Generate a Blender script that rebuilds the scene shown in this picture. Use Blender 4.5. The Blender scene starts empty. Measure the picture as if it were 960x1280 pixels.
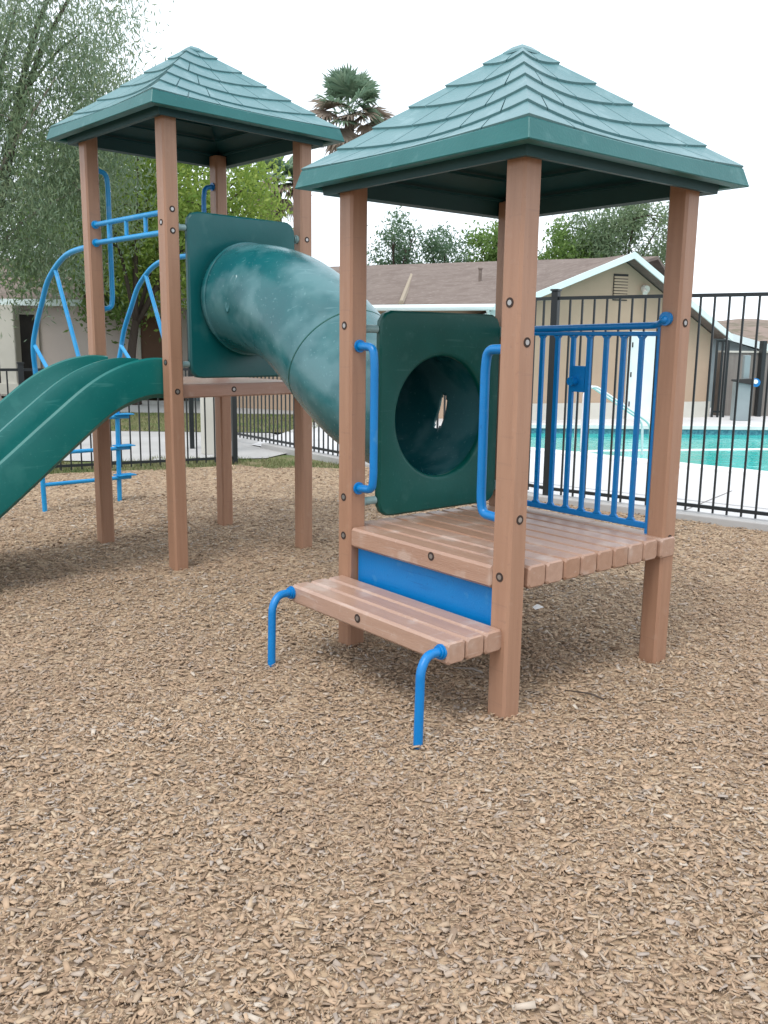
import bpy, bmesh, math, random
import numpy as np
from mathutils import Vector, Matrix, noise

sc = bpy.context.scene
col = sc.collection
R = math.radians

# ------------------------------------------------------------ camera
F_PX, PITCH, ROLL, EYE = 1129.162, 0.1863493, 0.0126278, 1.5
cam = bpy.data.cameras.new('camera')
cam_o = bpy.data.objects.new('camera', cam); col.objects.link(cam_o)
cam.sensor_fit = 'VERTICAL'; cam.sensor_height = 24.0; cam.lens = 24.0 * F_PX / 1280.0
cam.clip_start = 0.05; cam.clip_end = 3000
cR, sR, cP, sP = math.cos(ROLL), math.sin(ROLL), math.cos(PITCH), math.sin(PITCH)
right = Vector((cR, sR * sP, sR * cP)); up = Vector((-sR, cR * sP, cR * cP)); fwd = Vector((0, cP, -sP))
m = Matrix((right, up, -fwd)).transposed().to_4x4(); m.translation = (0, 0, EYE)
cam_o.matrix_world = m
sc.camera = cam_o

# ------------------------------------------------------------ light: bright overcast
sc.view_settings.view_transform = 'Standard'; sc.view_settings.look = 'None'
sc.view_settings.gamma = 1.0; sc.view_settings.use_curve_mapping = False
sc.view_settings.exposure = 0.70
SUN_EL, SUN_AZ = R(62), R(205)       # azimuth measured from +Y towards +X
world = bpy.data.worlds.new('World'); sc.world = world; world.use_nodes = True
nt = world.node_tree; bg = nt.nodes['Background']
sky = nt.nodes.new('ShaderNodeTexSky'); sky.sky_type = 'NISHITA'; sky.sun_disc = False
sky.sun_elevation = SUN_EL; sky.sun_rotation = SUN_AZ; sky.dust_density = 3.0
mx = nt.nodes.new('ShaderNodeMix'); mx.data_type = 'RGBA'; mx.inputs[0].default_value = 0.88
mx.inputs[7].default_value = (8.6, 9.3, 10.0, 1)      # cloud cover
nt.links.new(sky.outputs[0], mx.inputs[6]); nt.links.new(mx.outputs[2], bg.inputs[0])
bg.inputs[1].default_value = 0.112
sun = bpy.data.lights.new('sun', 'SUN'); sun.energy = 1.2; sun.angle = R(25); sun.color = (1, .96, .9)
sun_o = bpy.data.objects.new('sun', sun); col.objects.link(sun_o)
sd = Vector((math.sin(SUN_AZ) * math.cos(SUN_EL), math.cos(SUN_AZ) * math.cos(SUN_EL), math.sin(SUN_EL)))
sun_o.rotation_euler = sd.to_track_quat('Z', 'Y').to_euler(); sun_o.location = sd * 30

# ------------------------------------------------------------ materials
def material(name, base, rough=.6, spec=.5, var=None, scale=6, var_amt=.5, bump=0, bump_scale=40, stretch=None,
             metal=0, island=None, detail=6, coat=0, fleck=None, objrand=0, scratch=None):
    mt = bpy.data.materials.new(name); mt.use_nodes = True
    n = mt.node_tree; L = n.links; p = n.nodes['Principled BSDF']
    p.inputs['Roughness'].default_value = rough; p.inputs['Metallic'].default_value = metal
    p.inputs['Specular IOR Level'].default_value = spec
    p.inputs['Coat Weight'].default_value = coat
    tc = n.nodes.new('ShaderNodeTexCoord'); mp = n.nodes.new('ShaderNodeMapping')
    L.new(tc.outputs['Object'], mp.inputs[0])
    if stretch: mp.inputs['Scale'].default_value = stretch
    col_out = None
    if island:
        g = n.nodes.new('ShaderNodeNewGeometry'); r = n.nodes.new('ShaderNodeValToRGB')
        cr = r.color_ramp; cr.elements[0].color = (*island[0], 1); cr.elements[1].color = (*island[-1], 1)
        for i, c in enumerate(island[1:-1]):
            e = cr.elements.new((i + 1) / (len(island) - 1)); e.color = (*c, 1)
        L.new(g.outputs['Random Per Island'], r.inputs[0]); col_out = r.outputs[0]
    if var is not None:
        nz = n.nodes.new('ShaderNodeTexNoise'); nz.inputs['Scale'].default_value = scale; nz.inputs['Detail'].default_value = detail
        L.new(mp.outputs[0], nz.inputs[0])
        rr = n.nodes.new('ShaderNodeMapRange'); rr.inputs[1].default_value = .35; rr.inputs[2].default_value = .65
        rr.inputs[4].default_value = var_amt
        L.new(nz.outputs[0], rr.inputs[0])
        mix = n.nodes.new('ShaderNodeMix'); mix.data_type = 'RGBA'
        mix.inputs[6].default_value = (*base, 1); mix.inputs[7].default_value = (*var, 1)
        if col_out: L.new(col_out, mix.inputs[6])
        L.new(rr.outputs[0], mix.inputs[0]); col_out = mix.outputs[2]
    if fleck:
        nf = n.nodes.new('ShaderNodeTexNoise'); nf.inputs['Scale'].default_value = fleck[1]; nf.inputs['Detail'].default_value = 3
        L.new(tc.outputs['Object'], nf.inputs[0])
        r2 = n.nodes.new('ShaderNodeMapRange'); r2.inputs[1].default_value = fleck[2]; r2.inputs[2].default_value = fleck[2] + .12
        r2.inputs[4].default_value = fleck[3]
        L.new(nf.outputs[0], r2.inputs[0])
        m2 = n.nodes.new('ShaderNodeMix'); m2.data_type = 'RGBA'
        m2.inputs[6].default_value = (*base, 1); m2.inputs[7].default_value = (*fleck[0], 1)
        if col_out: L.new(col_out, m2.inputs[6])
        L.new(r2.outputs[0], m2.inputs[0]); col_out = m2.outputs[2]
    if scratch:
        for kk, (rot, sc_) in enumerate((((.3, .5, .2), (3, 60, 60)), ((1.2, .2, 1.9), (60, 4, 50)))):
            ms = n.nodes.new('ShaderNodeMapping'); ms.inputs['Rotation'].default_value = rot; ms.inputs['Scale'].default_value = sc_
            L.new(tc.outputs['Object'], ms.inputs[0])
            ns = n.nodes.new('ShaderNodeTexNoise'); ns.inputs['Scale'].default_value = 1.0; ns.inputs['Detail'].default_value = 2
            L.new(ms.outputs[0], ns.inputs[0])
            r3 = n.nodes.new('ShaderNodeMapRange'); r3.inputs[1].default_value = .66; r3.inputs[2].default_value = .74; r3.inputs[4].default_value = scratch[1]
            L.new(ns.outputs[0], r3.inputs[0])
            m3 = n.nodes.new('ShaderNodeMix'); m3.data_type = 'RGBA'; m3.inputs[6].default_value = (*base, 1); m3.inputs[7].default_value = (*scratch[0], 1)
            if col_out: L.new(col_out, m3.inputs[6])
            L.new(r3.outputs[0], m3.inputs[0]); col_out = m3.outputs[2]
    if objrand and col_out:
        oi = n.nodes.new('ShaderNodeObjectInfo'); hs = n.nodes.new('ShaderNodeHueSaturation')
        r4 = n.nodes.new('ShaderNodeMapRange'); r4.inputs[3].default_value = 1-objrand; r4.inputs[4].default_value = 1+objrand
        L.new(oi.outputs['Random'], r4.inputs[0]); L.new(r4.outputs[0], hs.inputs['Value'])
        r5 = n.nodes.new('ShaderNodeMapRange'); r5.inputs[3].default_value = 1+objrand; r5.inputs[4].default_value = 1-objrand
        L.new(oi.outputs['Random'], r5.inputs[0]); L.new(r5.outputs[0], hs.inputs['Saturation'])
        L.new(col_out, hs.inputs['Color']); col_out = hs.outputs[0]
    if col_out: L.new(col_out, p.inputs['Base Color'])
    else: p.inputs['Base Color'].default_value = (*base, 1)
    if bump:
        nb = n.nodes.new('ShaderNodeTexNoise'); nb.inputs['Scale'].default_value = bump_scale; nb.inputs['Detail'].default_value = 4
        L.new(mp.outputs[0], nb.inputs[0])
        b = n.nodes.new('ShaderNodeBump'); b.inputs['Strength'].default_value = bump; b.inputs['Distance'].default_value = .01
        L.new(nb.outputs[0], b.inputs['Height']); L.new(b.outputs[0], p.inputs['Normal'])
    return mt

M = {}
M['lumber'] = material('brown_plastic_lumber', (.375, .213, .140), .42, .45, (.315, .172, .110), 4, .7, .18, 30, (9, 9, .6), fleck=((.42, .28, .21), 14, .64, .3), objrand=.05, scratch=((.22, .13, .10), .25))
M['lumber_deck'] = material('brown_plastic_lumber_deck', (.39, .235, .165), .28, .7, (.33, .19, .13), 4, .7, .25, 30, (.6, 9, 9), fleck=((.52, .42, .36), 7, .56, .45), objrand=.08, scratch=((.55, .46, .40), .3))
M['lumber_deck2'] = material('brown_plastic_lumber_deck_b', (.375, .212, .155), .30, .7, (.315, .172, .122), 4, .7, .2, 30, (9, .6, 9), fleck=((.50, .38, .32), 9, .60, .4), objrand=.07)
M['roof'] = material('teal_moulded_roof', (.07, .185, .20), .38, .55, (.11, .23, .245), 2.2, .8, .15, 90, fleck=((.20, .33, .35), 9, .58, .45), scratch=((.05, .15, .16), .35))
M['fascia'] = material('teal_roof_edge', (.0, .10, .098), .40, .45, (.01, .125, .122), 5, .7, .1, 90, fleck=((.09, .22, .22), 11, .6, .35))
M['soffit'] = material('shaded_teal_soffit', (.006, .05, .056), .5, .4, (.010, .065, .07), 5, .6)  # teal darkened for the shade in the roof hollow
M['tube'] = material('teal_moulded_tube', (.004, .09, .103), .27, .65, (.012, .125, .135), 4, .8, .08, 30, fleck=((.13, .26, .28), 3.4, .46, .38), scratch=((.16, .32, .34), .30))
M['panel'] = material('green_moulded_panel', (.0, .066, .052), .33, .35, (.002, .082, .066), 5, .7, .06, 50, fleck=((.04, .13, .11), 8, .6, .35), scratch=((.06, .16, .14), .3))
M['panel_lit'] = material('green_moulded_panel_lit', (.0, .088, .092), .33, .5, (.004, .105, .11), 5, .7, .06, 50, fleck=((.05, .16, .16), 8, .6, .35))  # lighter copy of the green panel: outward-facing light mixed into its colour
M['slide'] = material('green_slide', (.0, .118, .108), .33, .45, (.003, .14, .125), 4, .7, .05, 30, fleck=((.03, .19, .17), 7, .58, .4), scratch=((.06, .24, .22), .35))
M['blue'] = material('blue_coated_steel', (.0, .165, .46), .32, .45, (.0, .19, .50), 9, .6, .12, 120, fleck=((.06, .26, .50), 16, .64, .5), scratch=((.0, .08, .27), .4))
M['blue_light'] = material('faded_blue_coated_steel', (.0, .25, .56), .38, .5, (.02, .31, .62), 6, .7, .1, 120, fleck=((.12, .33, .60), 14, .6, .5))
M['clamp'] = material('grey_clamp', (.22, .33, .33), .45)
M['steel'] = material('bolt_steel', (.45, .43, .42), .35, metal=.9)
M['recess_shade'] = material('bolt_recess_shade', (.035, .02, .015), .8)  # near-black stands for the shade inside a bolt hole
M['black'] = material('black_fence_paint', (.012, .016, .018), .4, .5)
M['concrete'] = material('concrete', (.43, .42, .41), .85, .3, (.35, .34, .33), 1.2, .8, .2, 30, fleck=((.27, .26, .25), 2.5, .6, .35))
M['deckcon'] = material('pool_deck_concrete', (.62, .61, .61), .8, .3, (.53, .52, .52), .8, .8, .2, 20, fleck=((.42, .41, .40), 2.2, .6, .3))
M['coping'] = material('pool_coping', (.75, .74, .73), .6, .4, (.62, .61, .60), 4, .6)
M['tile'] = material('pool_tile_band', (.04, .16, .22), .25, .5, (.10, .30, .36), 26, .9, detail=1)
M['poolshell'] = material('pool_plaster', (.35, .62, .60), .7)
M['stucco'] = material('tan_stucco', (.45, .33, .24), .9, .2, (.39, .285, .205), 1.5, .7, .3, 60)
M['stucco_pink'] = material('pinkish_stucco', (.62, .54, .50), .9, .2, (.55, .48, .45), 1.2, .7, .3, 60)
M['stucco_pale'] = material('pale_stucco_band', (.58, .56, .50), .9, .2, (.50, .48, .43), 2, .6)
M['fascia_white'] = material('white_trim', (.70, .80, .80), .6, .3, (.60, .70, .70), 2, .5)
M['white'] = material('white_paint', (.74, .80, .80), .5, .4, (.64, .70, .70), 3, .5)
M['shingle'] = material('brown_shingle', (.205, .165, .145), .95, .1, (.155, .12, .105), 2.5, .8, .5, 25, (1, 1, 3), fleck=((.27, .225, .20), 9, .55, .6))
M['ridge'] = material('ridge_cap', (.33, .28, .225), .9, .1, (.33, .27, .2), 8, .7)
M['dark'] = material('dark_fill', (.03, .028, .028), .6, .3, (.05, .045, .04), 4, .5)  # near-black for shaded doorways, also hinges, vent back and arm
M['brown_door'] = material('brown_door', (.16, .085, .055), .6, .3, (.12, .065, .04), 4, .5)
M['block'] = material('grey_block_wall', (.235, .215, .195), .9, .2, (.19, .17, .155), 2.5, .8, .4, 30, (9, 9, .5), fleck=((.28, .26, .24), 5, .6, .4))
M['grey'] = material('grey_metal', (.25, .30, .31), .4, .5, (.2, .24, .25), 4, .5)
M['chrome'] = material('polished_steel', (.72, .73, .74), .32, metal=.35)
M['bark'] = material('bark', (.10, .08, .068), .95, .1, (.05, .038, .03), 3, .9, .8, 12, (1, 1, .25))
M['bark_pale'] = material('pale_bark', (.33, .29, .26), .95, .1, (.2, .165, .14), 3, .8, .6, 12, (1, 1, .25))
M['palmbark'] = material('palm_bark', (.17, .15, .13), .95, .1, (.10, .085, .07), 4, .9, .8, 8, (1, 1, 4))
M['hill'] = material('dry_hill', (.26, .20, .17), 1, .1, (.17, .145, .115), .12, .9, fleck=((.13, .12, .08), .5, .52, .7))
M['soil'] = material('soil', (.16, .125, .085), 1, .1, (.10, .10, .05), .25, .8, .3, 6)
M['grass'] = material('grass_blades', (.07, .11, .03), .8, .2, (.24, .21, .12), 1.6, .7, island=((.06, .11, .03), (.10, .16, .045), (.16, .19, .07), (.26, .23, .13)))
M['turf'] = material('turf', (.09, .13, .045), .95, .1, (.22, .18, .11), 1.8, .9, .5, 20)
def leafmat(name, *cols):  # leaf colours raised to stand in for haze and flare
    mt = material(name, cols[0], .6, .3, cols[-1], .6, .35, island=cols)
    n = mt.node_tree; p = n.nodes['Principled BSDF']; out = n.nodes['Material Output']
    tr = n.nodes.new('ShaderNodeBsdfTranslucent'); ms = n.nodes.new('ShaderNodeMixShader'); ms.inputs[0].default_value = .5
    n.links.new(p.inputs['Base Color'].links[0].from_socket, tr.inputs[0])
    n.links.new(p.outputs[0], ms.inputs[1]); n.links.new(tr.outputs[0], ms.inputs[2]); n.links.new(ms.outputs[0], out.inputs[0])
    return mt
M['leaf_pepper'] = leafmat('leaf_grey_green', (.20, .28, .19), (.25, .33, .20), (.34, .39, .22), (.22, .31, .24))
M['leaf_olive'] = leafmat('leaf_olive', (.15, .22, .13), (.20, .28, .15), (.26, .32, .18), (.17, .25, .15))
M['leaf_yellow'] = leafmat('leaf_yellow_green', (.17, .27, .06), (.27, .38, .08), (.38, .47, .11), (.21, .33, .07))
M['leaf_dark'] = leafmat('leaf_dark_green', (.09, .17, .10), (.13, .22, .12), (.18, .26, .14), (.10, .18, .11))
M['leaf_bright'] = leafmat('leaf_mid_green', (.13, .23, .06), (.18, .29, .08), (.24, .35, .10), (.14, .24, .07))
M['frond'] = leafmat('palm_frond', (.15, .25, .17), (.20, .30, .20), (.26, .35, .24), (.17, .27, .19))
M['frond_dry'] = leafmat('palm_frond_dry', (.36, .29, .24), (.42, .35, .29), (.30, .24, .20), (.38, .32, .27))
CHIP_COLS = ((.17, .115, .078), (.36, .25, .165), (.44, .31, .205), (.48, .345, .23), (.40, .28, .185), (.51, .365, .25),
             (.33, .24, .17), (.42, .32, .23), (.52, .40, .275), (.41, .36, .32), (.25, .18, .125), (.57, .50, .42))
M['chips'] = material('wood_chip', (.3, .2, .14), .9, .15, (.31, .21, .145), .65, .5, island=CHIP_COLS, detail=4)

def mulch_material():
    mt = bpy.data.materials.new('mulch_base'); mt.use_nodes = True
    n = mt.node_tree; L = n.links; p = n.nodes['Principled BSDF']; p.inputs['Roughness'].default_value = .95
    p.inputs['Specular IOR Level'].default_value = .15
    tc = n.nodes.new('ShaderNodeTexCoord')
    # distort coords, stretch in two directions for chip-like cells
    outs = []
    for ang, sc_ in ((.5, (38, 95, 60)), (2.1, (45, 110, 60))):
        mp = n.nodes.new('ShaderNodeMapping'); mp.inputs['Rotation'].default_value = (0, 0, ang); mp.inputs['Scale'].default_value = sc_
        L.new(tc.outputs['Object'], mp.inputs[0])
        v = n.nodes.new('ShaderNodeTexVoronoi'); v.inputs['Scale'].default_value = 1.0
        L.new(mp.outputs[0], v.inputs[0]); outs.append(v)
    nz = n.nodes.new('ShaderNodeTexNoise'); nz.inputs['Scale'].default_value = 25
    L.new(tc.outputs['Object'], nz.inputs[0])
    gt = n.nodes.new('ShaderNodeMath'); gt.operation = 'GREATER_THAN'; gt.inputs[1].default_value = .5; L.new(nz.outputs[0], gt.inputs[0])
    mixc = n.nodes.new('ShaderNodeMix'); mixc.data_type = 'RGBA'
    L.new(gt.outputs[0], mixc.inputs[0]); L.new(outs[0].outputs['Color'], mixc.inputs[6]); L.new(outs[1].outputs['Color'], mixc.inputs[7])
    sep = n.nodes.new('ShaderNodeSeparateColor'); L.new(mixc.outputs[2], sep.inputs[0])
    r = n.nodes.new('ShaderNodeValToRGB'); cr = r.color_ramp
    cr.elements[0].color = (.12, .085, .06, 1); cr.elements[1].color = (.52, .41, .29, 1)
    for pos, c in ((.25, (.26, .18, .12)), (.5, (.37, .265, .175)), (.8, (.45, .33, .22))):
        e = cr.elements.new(pos); e.color = (*c, 1)
    L.new(sep.outputs[0], r.inputs[0]); L.new(r.outputs[0], p.inputs['Base Color'])
    b = n.nodes.new('ShaderNodeBump'); b.inputs['Strength'].default_value = .8; b.inputs['Distance'].default_value = .012
    L.new(sep.outputs[1], b.inputs['Height']); L.new(b.outputs[0], p.inputs['Normal'])
    return mt
M['mulch'] = mulch_material()

def water_material():
    mt = material('pool_water', (.03, .40, .36), .06, .35, (.06, .50, .45), .5, .7)
    n = mt.node_tree; p = n.nodes['Principled BSDF']; p.inputs['IOR'].default_value = 1.25
    w = n.nodes.new('ShaderNodeTexNoise'); w.inputs['Scale'].default_value = 5; w.inputs['Detail'].default_value = 3
    b = n.nodes.new('ShaderNodeBump'); b.inputs['Strength'].default_value = .25; b.inputs['Distance'].default_value = .05
    tc = n.nodes.new('ShaderNodeTexCoord'); n.links.new(tc.outputs['Object'], w.inputs[0])
    n.links.new(w.outputs[0], b.inputs['Height']); n.links.new(b.outputs[0], p.inputs['Normal'])
    return mt
M['water'] = water_material()

# ------------------------------------------------------------ mesh helper
class MB:
    def __init__(s): s.v = []; s.f = []; s.m = []
    def add(s, vs, fs, mi=0):
        b = len(s.v); s.v += [tuple(p) for p in vs]; s.f += [tuple(b + i for i in f) for f in fs]; s.m += [mi] * len(fs)
    def box(s, x0, x1, y0, y1, z0, z1, mi=0, T=None):
        vs = [Vector((x, y, z)) for z in (z0, z1) for y in (y0, y1) for x in (x0, x1)]
        if T is not None: vs = [T @ p for p in vs]
        s.add(vs, [(0, 2, 3, 1), (4, 5, 7, 6), (0, 1, 5, 4), (2, 6, 7, 3), (0, 4, 6, 2), (1, 3, 7, 5)], mi)
    def cham(s, x0, x1, y0, y1, z0, z1, c=.01, mi=0):
        """box whose long corner edges and ends are chamfered"""
        ring = lambda z, i: [(x0+c+i, y0+i, z), (x1-c-i, y0+i, z), (x1-i, y0+c+i, z), (x1-i, y1-c-i, z), (x1-c-i, y1-i, z), (x0+c+i, y1-i, z), (x0+i, y1-c-i, z), (x0+i, y0+c+i, z)]
        e = c * .6
        vs = ring(z0, e) + ring(z0 + e, 0) + ring(z1 - e, 0) + ring(z1, e)
        fs = [tuple(range(7, -1, -1)), tuple(range(24, 32))]
        for k in range(3):
            for i in range(8):
                j = (i + 1) % 8; fs.append((k*8+i, k*8+j, (k+1)*8+j, (k+1)*8+i))
        s.add(vs, fs, mi)
    def beam_x(s, x0, x1, y0, y1, z0, z1, c=.008, mi=0):
        t = MB(); t.cham(y0, y1, z0, z1, x0, x1, c)        # long axis local z -> world x
        s.add([(p[2], p[0], p[1]) for p in t.v], t.f, mi)
    def beam_y(s, x0, x1, y0, y1, z0, z1, c=.008, mi=0):
        t = MB(); t.cham(z0, z1, x0, x1, y0, y1, c)
        s.add([(p[1], p[2], p[0]) for p in t.v], t.f, mi)
    def tube(s, path, r, seg=12, mi=0, cap=True, rads=None):
        P = [Vector(p) for p in path]; n = len(P); rings = []
        t0 = (P[1] - P[0]).normalized(); a = Vector((0, 0, 1)) if abs(t0.z) < .9 else Vector((1, 0, 0))
        u = t0.cross(a).normalized()
        for i in range(n):
            t = ((P[min(i+1, n-1)] - P[i]).normalized() + (P[i] - P[max(i-1, 0)]).normalized())
            t = t.normalized() if t.length > 1e-9 else t0
            u = (u - t * u.dot(t)).normalized(); w = t.cross(u)
            rr = rads[i] if rads is not None else r
            rings.append([P[i] + u * math.cos(2*math.pi*k/seg) * rr + w * math.sin(2*math.pi*k/seg) * rr for k in range(seg)])
        vs = [p for q in rings for p in q]; fs = []
        for i in range(n - 1):
            for k in range(seg):
                l = (k + 1) % seg; fs.append((i*seg+k, i*seg+l, (i+1)*seg+l, (i+1)*seg+k))
        if cap: fs += [tuple(range(seg - 1, -1, -1)), tuple((n-1)*seg + k for k in range(seg))]
        s.add(vs, fs, mi)
    def quad(s, *p, mi=0): s.add(p, [tuple(range(len(p)))], mi)
    def prism(s, poly, z0, z1, mi=0):
        n = len(poly); vs = [(x, y, z0) for x, y in poly] + [(x, y, z1) for x, y in poly]
        s.add(vs, [tuple(range(n-1, -1, -1)), tuple(range(n, 2*n))] + [(i, (i+1) % n, n+(i+1) % n, n+i) for i in range(n)], mi)
    def build(s, name, mats, parent=None, smooth=False, bevel=0, fix=True):
        me = bpy.data.meshes.new(name); me.from_pydata(s.v, [], s.f)
        if not isinstance(mats, (list, tuple)): mats = [mats]
        for q in mats: me.materials.append(q)
        me.polygons.foreach_set('material_index', s.m)
        if fix and len(s.f) < 60000:
            bm = bmesh.new(); bm.from_mesh(me); bmesh.ops.recalc_face_normals(bm, faces=bm.faces); bm.to_mesh(me); bm.free()
        if smooth:
            me.polygons.foreach_set('use_smooth', [True] * len(me.polygons))
            if smooth == 'angle': me.set_sharp_from_angle(angle=R(40))
        me.update()
        o = bpy.data.objects.new(name, me); col.objects.link(o)
        if parent is not None: o.parent = parent
        if bevel:
            b = o.modifiers.new('bevel', 'BEVEL'); b.width = bevel; b.segments = 2; b.limit_method = 'ANGLE'
        return o

def tag(o, label=None, cat=None, group=None, kind=None):
    if label: o['label'] = label
    if cat: o['category'] = cat
    if group: o['group'] = group
    if kind: o['kind'] = kind
    return o
def empty(name, loc, rz=0):
    o = bpy.data.objects.new(name, None); col.objects.link(o); o.location = loc; o.rotation_euler = (0, 0, rz)
    o.empty_display_size = .1
    return o
def put(o, loc, rz=0): o.location = loc; o.rotation_euler = (0, 0, rz); return o

def smooth_path(pts, n=8):
    P = [Vector(p) for p in pts]; out = []
    for i in range(len(P) - 1):
        p0, p1, p2, p3 = P[max(i-1, 0)], P[i], P[i+1], P[min(i+2, len(P)-1)]
        for k in range(n):
            t = k / n
            out.append(.5 * ((2*p1) + (p2-p0)*t + (2*p0-5*p1+4*p2-p3)*t*t + (-p0+3*p1-3*p2+p3)*t**3))
    out.append(P[-1]); return out
def bent(pts, r=.05, n=6):
    """polyline with rounded corners"""
    P = [Vector(p) for p in pts]; out = [P[0]]
    for i in range(1, len(P) - 1):
        a = (P[i-1] - P[i]); b = (P[i+1] - P[i]); ra = min(r, a.length*.48, b.length*.48)
        A = P[i] + a.normalized()*ra; B = P[i] + b.normalized()*ra
        for k in range(n + 1):
            t = k / n; out.append((1-t)**2*A + 2*t*(1-t)*P[i] + t*t*B)
    out.append(P[-1]); return out

# =====================================================================
#  SETTING
# =====================================================================
HOLLOWS = ((-.15, 3.1, .55, .035), (.35, 3.75, .5, .025), (-2.9, 4.4, .7, .04), (1.2, 4.6, .6, .02), (-3.4, 8.4, .6, .03))
def mulch_z(x, y):
    d = sum(a * math.exp(-((x-cx)**2 + (y-cy)**2) / (r*r)) for cx, cy, r, a in HOLLOWS)
    return -d + .014 * noise.noise(Vector((x*4.1, y*4.1, 9))) + .018 * noise.noise(Vector((x*.7, y*.7, 0))) + .010 * noise.noise(Vector((x*2.3, y*2.3, 5)))

g = MB(); g.quad((-900, -900, -.16), (900, -900, -.16), (900, 1500, -.16), (-900, 1500, -.16))
tag(g.build('ground', M['soil']), kind='structure')

# fence lines
C0 = Vector((1.569, 8.606)); C_R = (Vector((3.204, 7.382)) - C0).normalized(); C_L = (Vector((-2.328, 13.716)) - C0).normalized()
GP = C0 + C_L * 6.42                       # far end of the left run (gate post)
FR = C0 + C_R * 7.5
LF0 = Vector((-2.10, 11.14)); LF1 = Vector((-4.291, 9.977)); LFd = (LF1 - LF0).normalized(); LF2 = LF0 + LFd * 12
LFS = LF0 - LFd * .2

# mulch bed: displaced grid clipped by the fence lines
def inside_mulch(x, y, mg=0.0):
    nR = Vector((-C_R.y, C_R.x)); nL = Vector((C_L.y, -C_L.x)); nF = Vector((LFd.y, -LFd.x))
    p = Vector((x, y))
    a = (p - C0).dot(nR); b = (p - C0).dot(nL); c = (p - LF0).dot(nF)
    return a, b, c
mb = MB(); NX, NY = 150, 110
xs = np.linspace(-12, 9.5, NX); ys = np.linspace(-4, 11.6, NY)
lfy = lambda x: LF0.y + (x - LF0.x) * (LFd.y / LFd.x)
def top_y(x):
    yr = C0.y + (x - C0.x) * C_R.y / C_R.x - .10
    yl = C0.y + (x - C0.x) * C_L.y / C_L.x - .06
    y = yr if x > C0.x else yl
    y2 = lfy(x) - .32 + .10 * noise.noise(Vector((x*1.3, 0, 3)))
    if x < -.6: y = min(y, y2 + max(0, (x + 2.0)) * .0)
    if -2.2 < x < -.4: y = min(y, 10.85 + .15*noise.noise(Vector((x*2, 1, 3))) - (x + 2.2) * .12)
    return y
vs = []; 
for j in range(NY):
    for i in range(NX):
        x = xs[i]; y = -4 + (top_y(x) + 4) * (j / (NY - 1)) ** .9
        vs.append((x, y, mulch_z(x, y)))
mb.add(vs, [(j*NX+i, j*NX+i+1, (j+1)*NX+i+1, (j+1)*NX+i) for j in range(NY-1) for i in range(NX-1)])
tag(mb.build('mulch_ground', M['mulch'], smooth=True), kind='structure')

# loose chips
rng = np.random.default_rng(7)
def chips(n, ymin, ymax, lmin, lmax, power=1.0):
    y = ymin + (ymax - ymin) * rng.random(n) ** power
    half = .62 * y + .9
    x = (rng.random(n) * 2 - 1) * half
    ty = np.array([top_y(a) for a in x]); ok = y < ty - .02
    x, y = x[ok], y[ok]; n = len(x)
    z = np.array([mulch_z(a, b) for a, b in zip(x, y)]) + rng.random(n) * .010
    L = lmin + (lmax - lmin) * rng.random(n) ** 2.2; W = L * (.12 + .55 * rng.random(n)**1.5); W = np.clip(W, .002, .017); H = .001 + .0030 * rng.random(n)
    yaw = rng.random(n) * 6.283; pit = rng.normal(0, .22, n); rol = rng.normal(0, .28, n)
    cy, sy = np.cos(yaw), np.sin(yaw); cp, sp = np.cos(pit), np.sin(pit); cr, sr = np.cos(rol), np.sin(rol)
    ax = np.stack([cy*cp, sy*cp, sp], 1); ay = np.stack([-sy*cr - cy*sp*sr, cy*cr - sy*sp*sr, cp*sr], 1); az = np.cross(ax, ay)
    c = np.stack([x, y, z + .003], 1)
    V = np.zeros((n, 8, 3)); k = 0
    tp = .45 + .5 * rng.random(n)
    for dz in (-1, 1):
        for dx, dy in ((-1, -1), (1, -1), (1, 1), (-1, 1)):
            wy = W * (tp if dx > 0 else 1) * .5
            V[:, k] = c + ax * (dx * L / 2)[:, None] + ay * (dy * wy)[:, None] + az * (dz * H / 2)[:, None]; k += 1
    return V
V = np.concatenate([chips(88000, 1.5, 3.4, .005, .033), chips(4000, 1.6, 7, .03, .055), chips(76000, 3.2, 5.6, .008, .036), chips(52000, 5.4, 8.6, .014, .044), chips(14000, 8.4, 11.2, .02, .05)])
nC = len(V)
F = np.array([(4, 5, 6, 7), (0, 1, 5, 4), (1, 2, 6, 5), (2, 3, 7, 6), (3, 0, 4, 7)])
def fast_mesh(name, verts, faces, mats, kind=None, parent=None, smooth=False):
    me = bpy.data.meshes.new(name); nv = len(verts); nf = len(faces); k = faces.shape[1]
    me.vertices.add(nv); me.vertices.foreach_set('co', verts.astype(np.float32).ravel())
    me.loops.add(nf * k); me.loops.foreach_set('vertex_index', faces.astype(np.int32).ravel())
    me.polygons.add(nf); me.polygons.foreach_set('loop_start', np.arange(0, nf*k, k, dtype=np.int32))
    me.update(calc_edges=True); me.validate()
    for q in (mats if isinstance(mats, (list, tuple)) else [mats]): me.materials.append(q)
    o = bpy.data.objects.new(name, me); col.objects.link(o)
    if parent is not None: o.parent = parent
    if kind: o['kind'] = kind
    return o
Fa = (F[None] + (np.arange(nC) * 8)[:, None, None]).reshape(-1, 4)
o = fast_mesh('wood_chips', V.reshape(-1, 3), Fa, M['chips'], 'stuff')
tag(o, 'loose tan and brown wood chips covering the play area', 'wood chips')

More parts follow.
